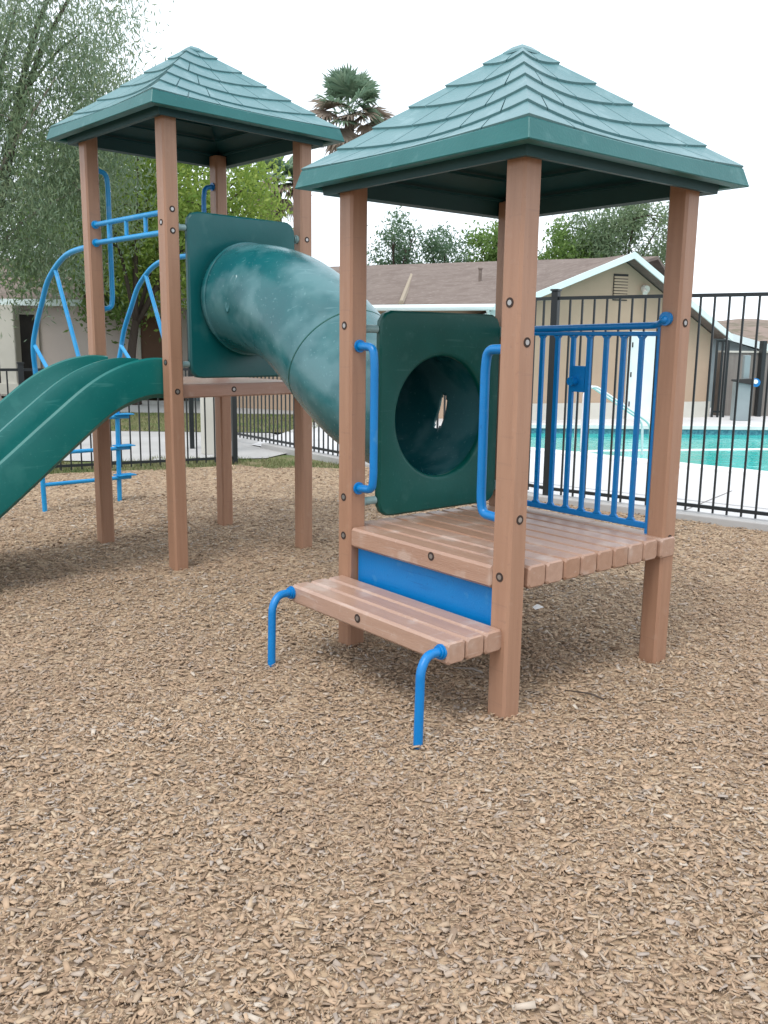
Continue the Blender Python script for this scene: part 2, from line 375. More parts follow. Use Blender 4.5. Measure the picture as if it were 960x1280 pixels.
# pool: corners of the water (near side, far side)
PN0 = Vector((1.35, 13.62)); PN1 = Vector((8.6, 7.04)); PF0 = Vector((1.75, 16.60)); PF1 = Vector((13.5, 17.2))
pool_poly = [PN0, PN1, PF1, PF0]
NCp = Vector((0, 0))
def off(poly, d):
    n = len(poly); out = []
    for i in range(n):
        a, b, c = poly[i-1], poly[i], poly[(i+1) % n]
        e1 = (b-a).normalized(); e2 = (c-b).normalized(); n1 = Vector((e1.y, -e1.x)); n2 = Vector((e2.y, -e2.x))
        bis = (n1+n2).normalized(); out.append(b + bis * d / max(.3, bis.dot(n1)))
    return out
cop = off(pool_poly, .28)
def ring(mb, A, B, z, mi=0):
    n = len(A)
    for i in range(n):
        j = (i+1) % n; mb.quad((A[i].x, A[i].y, z), (A[j].x, A[j].y, z), (B[j].x, B[j].y, z), (B[i].x, B[i].y, z), mi=mi)
deck = MB()
nr = Vector((-C_R.y, C_R.x)) * -1
outer = [GP + Vector((-.0, -.0)), FR + C_R * 14, Vector((22, 24)), Vector((-4.0, 24))]
# split so that the outer ring follows both fence runs
outer5 = [Vector((-1.95, 13.15)), C0.copy(), FR + C_R * 14, Vector((24, 23)), Vector((-.4, 23))]
cop5 = [cop[0], cop[0].lerp(cop[1], .12), cop[1], cop[2], cop[3]]
n5 = 5
for i in range(n5):
    j = (i+1) % n5
    deck.quad((outer5[i].x, outer5[i].y, 0), (outer5[j].x, outer5[j].y, 0), (cop5[j].x, cop5[j].y, 0), (cop5[i].x, cop5[i].y, 0))
tag(deck.build('pool_deck', M['deckcon']), kind='structure')
jl = MB()   # sawn joints in the deck
for k in range(1, 9):
    a = C0 + C_R * (k * 1.2) ; b = a + Vector((-C_R.y, C_R.x)) * -1.0 * -1.9
    d = (b - a).normalized(); q = Vector((-d.y, d.x)) * .006
    a = a + d * .12
    jl.quad((a.x-q.x, a.y-q.y, .004), (a.x+q.x, a.y+q.y, .004), (b.x+q.x, b.y+q.y, .004), (b.x-q.x, b.y-q.y, .004))
a = C0 + Vector((-C_R.y, C_R.x)) * 1.0 - C_R * 1.0; b = a + C_R * 14; q = Vector((-C_R.y, C_R.x)) * .008
jl.quad((a.x-q.x, a.y-q.y, .005), (a.x+q.x, a.y+q.y, .005), (b.x+q.x, b.y+q.y, .005), (b.x-q.x, b.y-q.y, .005))
tag(jl.build('pool_deck_joints', M['block']), kind='structure')

pool = empty('swimming_pool', (0, 0, 0))
tag(pool, 'turquoise swimming pool with white coping behind the black picket fence', 'pool')
cp = MB(); inner = off(pool_poly, -.03)
for z, A, B in ((.035, cop, inner),): ring(cp, A, B, z)
for i in range(4):
    j = (i+1) % 4
    for P_, z0, z1 in ((cop, -.02, .035), (inner, -.03, .035)):
        cp.quad((P_[i].x, P_[i].y, z0), (P_[j].x, P_[j].y, z0), (P_[j].x, P_[j].y, z1), (P_[i].x, P_[i].y, z1))
ring(cp, inner, pool_poly, -.03)
cp.build('coping', M['coping'], pool)
tb = MB()
for i in range(4):
    j = (i+1) % 4; P_ = pool_poly
    tb.quad((P_[i].x, P_[i].y, -.30), (P_[j].x, P_[j].y, -.30), (P_[j].x, P_[j].y, -.031), (P_[i].x, P_[i].y, -.031))
tb.build('tile_band', M['tile'], pool)
sh = MB(); sh.quad(*[(p.x, p.y, -1.3) for p in pool_poly])
for i in range(4):
    j = (i+1) % 4; P_ = pool_poly
    sh.quad((P_[i].x, P_[i].y, -1.3), (P_[j].x, P_[j].y, -1.3), (P_[j].x, P_[j].y, -.30), (P_[i].x, P_[i].y, -.30))
sh.build('pool_shell', M['poolshell'], pool)
wt = MB(); wt.quad(*[(p.x, p.y, -.125) for p in pool_poly])
wt.build('water', M['water'], pool)
st = MB()
def strip(mb, a, b, w, z0, z1, mi=0):
    a, b = Vector(a[:2]), Vector(b[:2]); d = (b-a).normalized(); q = Vector((-d.y, d.x)) * w/2
    mb.prism([(a.x-q.x, a.y-q.y), (b.x-q.x, b.y-q.y), (b.x+q.x, b.y+q.y), (a.x+q.x, a.y+q.y)], z0, z1, mi)
strip(st, (3.3, 13.95), (8.5, 14.9), .20, -.40, -.118)
strip(st, (2.6, 13.4), (3.3, 13.95), .20, -.40, -.118)
st.build('bench_edge', M['coping'], pool)
# stainless entry rail
hr = empty('pool_handrail', (3.1, 12.9, 0)); tag(hr, 'polished steel pool handrail sloping down into the water by the white door', 'handrail')
for k, dy in enumerate((0, .42)):
    t = MB(); t.tube(bent([(-.32, -.15+dy, 0), (-.32, -.15+dy, .86), (-.16, -.10+dy, .93), (.75, .22+dy, .38), (.78, .23+dy, -.25)], .12), .019, 10)
    t.build('rail', M['chrome'], hr, smooth='angle')

# strips outside the left fence, from the fence outwards
def band(name, y0, y1, mat, z):
    b_ = MB(); xs_ = (-40, -1.6)
    b_.quad((LF0.x + LFd.x*40, LF0.y + LFd.y*40 + y0, z), (outer5[0].x + (y0*.1), LF0.y + (outer5[0].x-LF0.x)*LFd.y/LFd.x*0 + y0, z),
            (outer5[0].x + (y0*.1), LF0.y + y1, z), (LF0.x + LFd.x*40, LF0.y + LFd.y*40 + y1, z))
    return tag(b_.build(name, mat), kind='structure')
# grass verge reaching from mulch past the fence
vg = MB(); vg.quad((-42, -10.9, -.03), (-1.2, 10.2, -.03), (1.2, 10.2, -.03), (-1.2, 12.2, -.03), (-42, 12.2, -.03)); 
tag(vg.build('grass_verge', M['turf']), kind='structure')
pa = MB(); pa.quad((-42, 11.2, -.016), (-3.4, 11.25, -.016), (-1.55, 11.75, -.016), (-1.0, 13.2, -.016), (-1.9, 15.0, -.016), (-42, 14.9, -.016))
tag(pa.build('concrete_path', M['concrete']), kind='structure')
lw = MB(); lw.quad((-42, 14.9, -.01), (-3.0, 15.0, -.01), (-1.3, 15.1, -.01), (-.8, 18.8, -.01), (-42, 18.4, -.01))
tag(lw.build('lawn', M['turf']), kind='structure')
p2 = MB(); p2.quad((-42, 18.4, -.005), (-.8, 18.8, -.005), (-.6, 22.5, -.005), (-42, 22.5, -.005))
tag(p2.build('far_path', M['concrete']), kind='structure')

# grass blades
def grass(name, poly_fn, n, x0, x1, y0, y1, hmin, hmax, z, label):
    x = x0 + (x1-x0)*rng.random(n); y = y0 + (y1-y0)*rng.random(n)
    ok = np.array([poly_fn(a, b) for a, b in zip(x, y)]); x, y = x[ok], y[ok]; n = len(x)
    h_ = hmin + (hmax-hmin)*rng.random(n); a = rng.random(n)*6.28; w = .005
    bx = np.stack([x - np.cos(a)*w, y - np.sin(a)*w, np.full(n, z)], 1); cx = np.stack([x + np.cos(a)*w, y + np.sin(a)*w, np.full(n, z)], 1)
    tp = np.stack([x + rng.normal(0, .02, n), y + rng.normal(0, .02, n), z + h_], 1)
    V = np.stack([bx, cx, tp], 1).reshape(-1, 3); F_ = np.arange(3*n).reshape(-1, 3)
    return tag(fast_mesh(name, V, F_, M['grass'], 'stuff'), label, 'grass')
grass('grass', lambda x, y: (y > top_y(x) - .10 + .35*noise.noise(Vector((x*3, y*3, 1)))) and noise.noise(Vector((x*2.2, y*2.2, 7))) > -.22 and y < 11.3 + (.4 if x > -3 else 0) and (x < -.4 or y < C0.y + (x-C0.x)*C_L.y/C_L.x), 26000, -7.5, .2, 8.9, 11.7, .02, .07, -.03,
      'short patchy green grass along the mulch edge by the corner of the fence')
grass('lawn_grass', lambda x, y: x < -1.3 + (y-15)*.13, 26000, -9.5, -.9, 15.0, 18.6, .02, .06, -.01, 'strip of green lawn between the two concrete paths behind the fence')

# curb under right hand fence run and along the left run
cb = MB()
strip(cb, C0 - C_R*.05, FR + C_R*6, .20, -.1, .065)
strip(cb, C0, C0 + C_L*5.4, .16, -.1, .05)
tag(cb.build('curb', M['concrete'], bevel=.01), kind='structure')

# ------------------------------------------------------------ fences
def fence_run(root, a, b, height, zb, spacing, post_every, first_post=True, last_post=True, post_w=.032, spear=False, post_h=None):
    a, b = Vector(a[:2]), Vector(b[:2]); d = (b-a); Ln = d.length; d.normalize(); ang = math.atan2(d.y, d.x)
    nb = max(1, round(Ln / post_every)); bay = Ln / nb
    for k in range(nb):
        T = Matrix.Translation((a.x + d.x*bay*k, a.y + d.y*bay*k, zb)) @ Matrix.Rotation(ang, 4, 'Z')
        p = MB()
        p.box(post_w, bay-post_w, -.0125, .0125, height-.03, height, T=T)
        p.box(post_w, bay-post_w, -.0125, .0125, .055, .085, T=T)
        n = round((bay - 2*post_w) / spacing)
        for i in range(1, n):
            x = post_w + (bay-2*post_w) * i / n + random.uniform(-.002, .002)
            p.box(x-.008, x+.008, -.008, .008, .02, height-.031, T=T)
            if spear: p.box(x-.008, x+.008, -.008, .008, height+.001, height+.02, T=T)
        p.build('picket_panel', M['black'], root)
    for k in range(nb+1):
        if (k == 0 and not first_post) or (k == nb and not last_post): continue
        T = Matrix.Translation((a.x + d.x*bay*k, a.y + d.y*bay*k, zb)) @ Matrix.Rotation(ang, 4, 'Z')
        p = MB(); ph = post_h or height + .05
        p.box(-post_w, post_w, -post_w, post_w, -.15, ph, T=T)
        q = p.build('post', M['black'], root, bevel=.004)
        c_ = MB(); c_.box(-post_w-.008, post_w+.008, -post_w-.008, post_w+.008, ph+.001, ph+.018, T=T); c_.build('cap', M['black'], q)
random.seed(3)
fr = empty('picket_fence', (C0.x, C0.y, 0)); fr_inv = Matrix.Translation((-C0.x, -C0.y, 0))
tag(fr, 'tall black metal picket fence in front of the swimming pool, on a concrete curb', 'fence')
fence_run(fr, C0, FR, 1.87, .06, .118, 3.75)
CM = C0 + C_L * .62
fence_run(fr, C0, CM, 1.87, .06, .112, 2.15, first_post=False, post_w=.03)
fence_run(fr, CM, GP, 1.22, .04, .112, 2.0, first_post=False, post_w=.03)
for ch in fr.children: ch.matrix_parent_inverse = fr_inv
fl = empty('picket_fence', (LF0.x, LF0.y, 0)); inv2 = Matrix.Translation((-LF0.x, -LF0.y, 0))
tag(fl, 'low black metal picket fence behind the slide, along the grass verge', 'fence')
fence_run(fl, LF0 - LFd*.25, LF2, 1.18, -.02, .115, 2.6, post_w=.03, last_post=True)
for ch in fl.children: ch.matrix_parent_inverse = inv2

# gate post: tall black post + pale concrete pillar
pb = MB(); pb.cham(-.105, .105, -.105, .105, 0, 1.95, .012); pb.box(-.13, .13, -.13, .13, 1.951, 2.01)
o = put(pb.build('gate_pillar', M['grey' if False else 'stucco_pale']), (-2.36, 12.15, -.02), R(20))
tag(o, 'pale square concrete pillar beside the opening between the two black fences', 'pillar')
pb = MB(); pb.box(-.03, .03, -.03, .03, 0, 1.9); pb.box(-.04, .04, -.04, .04, 1.901, 1.92)
o = put(pb.build('fence_post', M['black']), (-2.72, 12.7, -.02), R(20)); tag(o, 'single tall black gate post just left of the pale pillar', 'post')

# =====================================================================
#  BUILDINGS
# =====================================================================
def P3(o, u, n, a, b, z): return (o.x + u.x*a + n.x*b, o.y + u.y*a + n.y*b, z)
K = Vector((6.9, 19.467)); th = R(200); U = Vector((math.cos(th), math.sin(th))); N = Vector((-.342*-1*-1, .94))  # U to the left, N away
N = Vector((-.342, .940))
HR = empty('pool_house', (K.x, K.y, 0)); tag(HR, 'tan stucco house with white gable trim and brown shingle roof beyond the pool', 'house')
invH = Matrix.Translation((-K.x, -K.y, 0))
def hpart(mb, name, mat, parent=None, **kw):
    o = mb.build(name, mat, parent or HR, **kw)
    if parent is None: o.matrix_parent_inverse = invH
    return o
PU, PZ = 2.32, 3.24; LZ, RZ = 2.0, 1.90; LU = 5.55; RU = -.02
# roof planes pass z at wall line
w_ = MB()
zr = PZ - (PU - 0) * .62; 
front = [P3(K, U, N, 0, 0, -.1), P3(K, U, N, LU, 0, -.1), P3(K, U, N, LU, 0, PZ-(LU-PU)*.39-.08), P3(K, U, N, PU, 0, PZ-.08), P3(K, U, N, 0, 0, zr-.08)]
back = [(x + N.x*9, y + N.y*9, z) for x, y, z in front]
w_.add(front + back, [(0, 1, 2, 3, 4), (9, 8, 7, 6, 5), (0, 5, 6, 1), (1, 6, 7, 2), (0, 4, 9, 5)])
wall = hpart(w_, 'wall', M['stucco'])
bd = MB(); T = Matrix.Translation((K.x, K.y, 0)) @ Matrix(((U.x, -N.x, 0, 0), (U.y, -N.y, 0, 0), (0, 0, 1, 0), (0, 0, 0, 1)))
# local: x along U, y toward the camera
bd.box(-.03, 1.02, .004, .05, 0, .33, T=T); bd.box(2.12, LU, .004, .05, 0, .33, T=T)
hpart(bd, 'plinth_band', M['stucco_pale'])
dr = MB(); dr.box(1.08, 2.04, .004, .035, 0, 1.72, T=T)
do = hpart(dr, 'door', M['white']); 
df = MB(); 
for x0, x1, z0, z1 in ((1.02, 1.08, 0, 1.78), (2.04, 2.10, 0, 1.78), (1.08, 2.04, 1.722, 1.78)): df.box(x0, x1, .004, .06, z0, z1, T=T)
hpart(df, 'frame', M['white'], do)
for z in (.25, .85, 1.45):
    hb = MB(); hb.box(2.00, 2.045, .036, .055, z, z+.10, T=T); hpart(hb, 'hinge', M['dark'], do)
hb = MB(); hb.tube([T @ Vector((1.18, .036, .85)), T @ Vector((1.18, .09, .85))], .03, 10); hpart(hb, 'handle', M['grey'], do)
vt = MB()
for k in range(8): vt.box(2.20, 2.52, .01, .035, 2.395 + k*.058, 2.437 + k*.058, T=T)
vf = MB(); vf.box(2.19, 2.53, .002, .012, 2.37, 2.89, T=T)
v1 = hpart(vf, 'gable_vent', M['dark']); hpart(vt, 'slat', M['stucco'], v1)
fl_ = MB(); fl_.tube([T @ Vector((1.80, .01, 2.62)), T @ Vector((1.80, .10, 2.60))], .08, 14); fl_.tube([T @ Vector((1.86, .10, 2.58)), T @ Vector((1.90, .2, 2.52))], .05, 12)
hpart(fl_, 'flood_light', M['stucco_pale'], smooth='angle')
# gable roof: two thin slabs with overhang
OV = .34
def slab(mb, pts, t, mi=0):
    mb.add(list(pts) + [(x, y, z-t) for x, y, z in pts], [(0, 1, 2, 3), (7, 6, 5, 4), (0, 4, 5, 1), (1, 5, 6, 2), (2, 6, 7, 3), (3, 7, 4, 0)], mi)
rz_ = lambda u: PZ - (PU-u)*.62 if u < PU else PZ - (u-PU)*.39
rf = MB()
slab(rf, [P3(K, U, N, PU, -OV, PZ+.02), P3(K, U, N, -.16, -OV, rz_(-.16)+.02), P3(K, U, N, -.16, 9, rz_(-.16)+.02), P3(K, U, N, PU, 9, PZ+.02)], .07)
slab(rf, [P3(K, U, N, PU, -OV, PZ+.02), P3(K, U, N, LU+.1, -OV, rz_(LU+.1)+.02), P3(K, U, N, LU+.1, 5.0, rz_(LU+.1)+.02), P3(K, U, N, PU, 9, PZ+.02)], .07)
# main block roof
E0 = Vector((-4.3, 20.2)); d = Vector((.885, -.466)); Ew = Vector((1.95, 16.9)); E0 = Ew - d*6.6; Rg0 = Vector((-1.6, 25.5)); Rg1 = Vector((5.8, 21.6))
slab(rf, [(E0.x, E0.y, 2.2), (Ew.x+.1, Ew.y-.05, 2.2), (Rg1.x+.4, Rg1.y-.2, 3.50), (Rg0.x-2.2, Rg0.y+1.2, 3.50)], .07)
bk = Vector((.466, .885))
slab(rf, [(Rg0.x-2.2, Rg0.y+1.2, 3.499), (Rg1.x+.4, Rg1.y-.2, 3.499), (Rg1.x+.4+bk.x*6, Rg1.y-.2+bk.y*6, 2.2), (Rg0.x-2.2+bk.x*6, Rg0.y+1.2+bk.y*6, 2.2)], .07)
roof_o = hpart(rf, 'roof', M['shingle'])
rc = MB()
a = Vector((.28, 17.8, 2.235)); b_ = Vector((.72, 24.2, 3.40)); 
rc.tube([a, b_], .055, 6); hpart(rc, 'ridge_cap', M['ridge'], roof_o)
vp = MB(); vp.tube([(2.0, 20.0, 2.7), (2.0, 20.0, 3.05)], .035, 8); vp.tube([(2.0, 20.0, 3.05), (2.0, 20.0, 3.08)], .05, 8); hpart(vp, 'vent_pipe', M['shingle'], roof_o)
# fascia boards
fb = MB()
def board(mb, p, q, hgt, t, nrm):
    p, q = Vector(p), Vector(q); n_ = Vector((nrm.x, nrm.y, 0)) * t
    vs = [p, q, q - Vector((0, 0, hgt)), p - Vector((0, 0, hgt))]; vs2 = [v + n_ for v in vs]
    mb.add(vs + vs2, [(0, 1, 2, 3), (7, 6, 5, 4), (0, 4, 5, 1), (1, 5, 6, 2), (2, 6, 7, 3), (3, 7, 4, 0)])
board(fb, P3(K, U, N, PU, -OV-.002, PZ+.05), P3(K, U, N, -.20, -OV-.002, rz_(-.20)+.05), .125, .04, -N)
board(fb, P3(K, U, N, PU, -OV-.002, PZ+.05), P3(K, U, N, LU+.1, -OV-.002, rz_(LU+.1)+.05), .125, .04, -N)
hpart(fb, 'fascia_board', M['fascia_white'])
gt = MB()
gt.tube([(E0.x-.03, E0.y-.06, 2.14), (Ew.x+.02, Ew.y-.12, 2.14)], .058, 8); gt.tube([(Ew.x-.12, Ew.y-.05, 2.12), (Ew.x-.02, Ew.y+.35, 1.95)], .03, 8)
hpart(gt, 'gutter', M['fascia_white'], smooth='angle')
mw = MB(); E2 = Ew + Vector((.32, .62)); E1 = E0 + Vector((.32, .62))
mw.prism([(E1.x, E1.y), (E2.x, E2.y), (E2.x+bk.x*7, E2.y+bk.y*7), (E1.x+bk.x*7, E1.y+bk.y*7)], -.1, 2.22)
hpart(mw, 'main_wall', M['stucco'])

# right: block wall, neighbour's building, hill
bw = MB(); strip(bw, (7.25, 19.95), (16, 20.4), .2, -.1, 1.36)
o = bw.build('block_wall', M['block'], bevel=.01); tag(o, 'grey ribbed block wall beyond the pool at the edge of the house', 'wall')
cpm = MB(); strip(cpm, (7.25, 19.95), (16, 20.4), .26, 1.362, 1.40); cpm.build('coping', M['stucco_pale'], o)
pil = MB(); 
for i, t in enumerate((.12,)):
    pil.box(8.06, 8.15, 19.66, 19.86, 0, 1.62)
o = pil.build('dark_post', M['black'], bevel=.01); tag(o, 'thick dark post standing before the grey block wall', 'post')
ng = empty('shed', (9, 24, 0)); tag(ng, 'low outbuilding with sloping white roof edge showing above the grey block wall', 'shed')
invN = Matrix.Translation((-9, -24, 0))
def npart(mb, name, mat, **kw): o = mb.build(name, mat, ng, **kw); o.matrix_parent_inverse = invN
q = MB(); q.add([(7.6, 22.3, -.1), (10.1, 22.9, -.1), (10.1, 22.9, 1.15), (7.6, 22.3, 1.85), (8.6, 27, -.1), (11.8, 27, -.1), (11.8, 27, 1.15), (8.6, 27, 1.85)], [(0, 1, 2, 3), (4, 7, 6, 5), (0, 3, 7, 4), (1, 5, 6, 2), (3, 2, 6, 7)]); npart(q, 'wall', M['grey'])
q = MB(); slab(q, [(7.3, 21.9, 2.02), (10.3, 22.6, 1.30), (11.9, 27.3, 1.30), (8.3, 27.3, 2.02)], .06); npart(q, 'roof', M['fascia_white'])
q = MB(); board(q, (7.3, 21.88, 2.03), (10.3, 22.58, 1.31), .17, .04, Vector((.1, -1))); npart(q, 'fascia_board', M['fascia_white'])
# hill beyond
hl = MB(); nx, ny = 60, 14
vs = []
for j in range(ny):
    for i in range(nx):
        x = 30 + i*4.2; y = 150 + j*12; env = math.sin(math.pi*j/(ny-1)); ex = min(1, max(0, (x-36)/14)) * min(1, max(0, (278-x)/40))
        vs.append((x, y, -2 + env*ex*(10.0 + 2.5*noise.noise(Vector((x*.03, y*.03, 0))) + 1.2*noise.noise(Vector((x*.11, y*.11, 2))))))
hl.add(vs, [(j*nx+i, j*nx+i+1, (j+1)*nx+i+1, (j+1)*nx+i) for j in range(ny-1) for i in range(nx-1)])
tag(hl.build('hills', M['hill'], smooth=True), kind='structure')
# narrow black gate beside the house
gg = MB()
for x in (6.98, 7.10, 7.22): gg.box(x-.02, x+.02, 19.36, 19.40, 0, 1.62)
gg.box(6.98, 7.22, 19.365, 19.395, 1.58, 1.62); gg.box(6.98, 7.22, 19.365, 19.395, .1, .14)
tag(gg.build('side_gate', M['black']), 'narrow black metal gate at the corner of the tan house', 'gate')
# pool lift / shower pillar
lf = empty('utility_pillar', (7.28, 18.6, 0)); tag(lf, 'grey pillar with a dark arm and blue hose reel at the far pool side', 'pillar')
q = MB(); q.cham(-.17, .17, -.10, .10, 0, .78, .015); q.cham(-.02, .10, -.06, .06, .78, 1.32, .01); q.build('body', M['grey'], lf)
q = MB(); q.add([(-.28, -.16, .80), (.17, -.16, .73), (.17, -.16, .86), (-.28, -.16, .84), (-.28, -.1, .80), (.17, -.06, .73), (.17, -.06, .86), (-.28, -.1, .84)], [(0, 1, 2, 3), (7, 6, 5, 4), (0, 4, 5, 1), (1, 5, 6, 2), (2, 6, 7, 3), (3, 7, 4, 0)]); q.build('arm', M['dark'], lf, bevel=.01)
q = MB(); q.tube([(.20, -.18, .78), (.20, -.06, .78)], .085, 18); q.build('reel', M['blue'], lf, smooth='angle')
q = MB(); q.tube([(.18, -.21, .80), (.18, -.182, .80)], .045, 14); q.build('hub', M['white'], lf, smooth='angle')

# left house behind the trees
LH = empty('apartment_building', (-12, 24, 0)); tag(LH, 'pinkish stucco single storey building with dark doorways behind the trees', 'building')
invL = Matrix.Translation((12, -24, 0))
def lpart(mb, name, mat, parent=None, **kw):
    o = mb.build(name, mat, parent or LH, **kw)
    if parent is None: o.matrix_parent_inverse = invL
    return o
q = MB(); q.box(-30, -2.6, 25, 33, -.1, 2.45); lpart(q, 'wall', M['stucco_pink'])
q = MB(); slab(q, [(-31, 24.75, 2.45), (-2.0, 24.75, 2.45), (-2.0, 29, 3.9), (-31, 29, 3.9)], .12); slab(q, [(-31, 29, 3.899), (-2, 29, 3.899), (-2, 34, 2.45), (-31, 34, 2.45)], .12); lpart(q, 'roof', M['shingle'])
q = MB(); q.box(-31, -2.0, 24.69, 24.74, 2.33, 2.50); lpart(q, 'fascia_board', M['fascia_white'])
for x0, x1, mt, z1 in ((-9.98, -9.5, 'dark', 2.1), (-6.65, -6.0, 'brown_door', 2.1), (-11.1, -10.5, 'dark', 2.0)):  # dark slabs stand in for shaded openings; the brown one is a door
    q = MB(); q.box(x0, x1, 24.93, 24.99, 0, z1); dd = lpart(q, 'door', M[mt])
    q = MB(); q.box(x0-.09, x0-.002, 24.90, 24.98, 0, z1+.09); q.box(x1+.002, x1+.09, 24.90, 24.98, 0, z1+.09); q.box(x0, x1, 24.90, 24.98, z1+.002, z1+.09); lpart(q, 'frame', M['stucco_pale'], dd)
for x in (-10.02,):
    q = MB(); q.cham(x-.22, x+.22, 24.25, 24.65, 0, 2.33, .02); q.box(x-.30, x+.30, 24.17, 24.73, 0, .28); lpart(q, 'pillar', M['stucco_pale'])
q = MB(); q.box(-4.9, -1.0, 22.9, 23.1, -.1, .95)
for k in range(30): q.box(-4.9 + k*.13, -4.84 + k*.13, 22.86, 22.9, 0, .93)
tag(q.build('slat_wall', M['grey']), 'low dark slatted wall seen beneath the taller tower deck', 'wall')

# =====================================================================
#  TREES
# =====================================================================
def leaf_quads(cent, n_per, spread, size, aspect, droop, seed, flat=1.0):
    r = np.random.default_rng(seed); C = np.repeat(np.array(cent), n_per, 0); n = len(C)
    P = C + r.normal(0, 1, (n, 3)) * np.array([spread, spread, spread*flat])
    d = r.normal(0, 1, (n, 3)); d[:, 2] -= droop; d /= np.linalg.norm(d, axis=1)[:, None]
    e = np.cross(d, r.normal(0, 1, (n, 3))); e /= np.linalg.norm(e, axis=1)[:, None]
    L = size * (.6 + .8*r.random(n))[:, None]; W = L * aspect
    V = np.stack([P - d*L*.5, P + e*W*.5, P + d*L*.5, P - e*W*.5], 1).reshape(-1, 3)
    return V
def limb_paths(base, height, crown_c, crown_r, n_limb, seed, trunk_r, lean=(0, 0)):
    r = random.Random(seed); paths = []; base = Vector(base)
    fork = base + Vector((lean[0], lean[1], height))
    tr = smooth_path([base, base.lerp(fork, .5) + Vector((r.uniform(-.1, .1), r.uniform(-.1, .1), 0)), fork], 5)
    paths.append((tr, trunk_r, trunk_r*.65))
    tips = []
    for k in range(n_limb):
        a = 2*math.pi*k/n_limb + r.uniform(-.4, .4); el = r.uniform(-.15, 1.0)
        q = Vector((math.cos(a)*crown_r[0]*r.uniform(.5, .85), math.sin(a)*crown_r[1]*r.uniform(.5, .85), crown_r[2]*el*.75))
        tip = Vector(crown_c) + q; mid = fork.lerp(tip, .45) + Vector((0, 0, crown_r[2]*.18))
        p = smooth_path([fork - Vector((0, 0, .1)), mid, tip], 5); paths.append((p, trunk_r*.45, trunk_r*.10)); tips.append(tip)
        for j in range(3):
            s_ = p[r.randint(4, 9)]; t2 = s_ + Vector((r.uniform(-1, 1)*crown_r[0]*.45, r.uniform(-1, 1)*crown_r[1]*.45, r.uniform(-.1, .6)*crown_r[2]*.6))
            paths.append((smooth_path([s_, s_.lerp(t2, .5)+Vector((0, 0, .1)), t2], 4), trunk_r*.18, trunk_r*.05)); tips.append(t2)
    return paths, tips
def tree(label, base, height, crown_c, crown_r, leafm, seed, n_clump=150, n_per=60, spread=.35, size=.12, aspect=.45, droop=.3, barkm='bark', trunk_r=.14, n_limb=7, lean=(0, 0), fill=.75, group=None, cat='tree', gap=.0):
    root = empty('tree', base); tag(root, label, cat, group); inv = Matrix.Translation(-Vector(base))
    paths, tips = limb_paths(base, height, crown_c, crown_r, n_limb, seed, trunk_r, lean)
    t = MB()
    for p, r0, r1 in paths:
        n = len(p); t.tube(p, r0, 7, rads=[r0 + (r1-r0)*i/(n-1) for i in range(n)])
    o = t.build('trunk', M[barkm], root, smooth=True, fix=False); o.matrix_parent_inverse = inv
    r = random.Random(seed+1); cs = []
    cc = Vector(crown_c)
    while len(cs) < n_clump:
        v = Vector((r.gauss(0, 1), r.gauss(0, 1), r.gauss(0, 1))).normalized() * (r.random() ** (1/3)) 
        if v.length < .35 and r.random() < .5: continue
        p = cc + Vector((v.x*crown_r[0], v.y*crown_r[1], v.z*crown_r[2]))
        k = noise.noise(p * (1.6/ max(crown_r)) * 1.6 + Vector((seed, 0, 0)))
        if k < gap - .12: continue
        cs.append(tuple(p))
    cs += [tuple(q) for q in tips]
    V = leaf_quads(cs, n_per, spread, size, aspect, droop, seed)
    F_ = np.arange(len(V)).reshape(-1, 4)
    o = fast_mesh('crown', V, F_, M[leafm], parent=root); o.matrix_parent_inverse = inv
    return root

# big drooping pepper tree on the left
tree('tall grey green drooping tree filling the top left of the view', (-7.7, 17.5, 0), 2.6, (-8.3, 17.6, 6.7), (4.1, 2.8, 5.0), 'leaf_pepper', 11, 720, 150, .30, .11, .20, 1.5, 'bark', .20, 11, (.15, 0), gap=.01)
tree('smaller grey green tree leaning beside the tall one, low crown', (-7.0, 16.6, 0), 2.0, (-6.7, 17.6, 4.6), (2.0, 2.0, 2.4), 'leaf_olive', 23, 170, 150, .28, .11, .22, 1.3, 'bark_pale', .10, 6, (-1.0, .3), gap=.04)
tree('bright yellow green tree with slim dark trunk behind the taller tower', (-5.75, 21.0, 0), 1.9, (-4.7, 21.6, 4.2), (2.5, 2.0, 2.0), 'leaf_yellow', 31, 150, 110, .28, .13, .42, .5, 'bark', .13, 7, (.05, 0), gap=.02)
tree('deep green bushy tree standing behind the yellow green one', (-7.6, 24.0, 0), 2.0, (-7.2, 24.0, 4.5), (2.6, 2.0, 2.4), 'leaf_bright', 37, 150, 110, .34, .16, .42, .5, 'bark', .14, 6)
# beyond the house roof
RG = 'trees behind the house roof'
tree('feathery dark tree nearest the palm, above the brown roof', (.3, 34, 0), 2.5, (.35, 34, 4.3), (.95, 1.0, 1.65), 'leaf_dark', 41, 45, 70, .20, .15, .32, .4, 'bark', .12, 6, group=RG, gap=.06)
tree('dark open crowned tree above the middle of the brown roof', (2.2, 35, 0), 2.4, (2.2, 35, 4.2), (1.25, 1.2, 1.5), 'leaf_dark', 43, 60, 70, .20, .15, .32, .4, 'bark', .12, 6, group=RG, gap=.06)
tree('fresh green tree seen close beside the near tower front post', (4.1, 34, 0), 2.4, (4.1, 34, 4.3), (1.0, 1.0, 1.5), 'leaf_bright', 47, 60, 80, .20, .16, .42, .4, 'bark', .12, 6, group=RG)
tree('small mid green tree behind the roof ridge left of the gable', (6.6, 34, 0), 2.4, (6.5, 34, 4.35), (1.1, 1.1, 1.4), 'leaf_bright', 53, 60, 70, .22, .16, .42, .4, 'bark', .12, 6, group=RG)
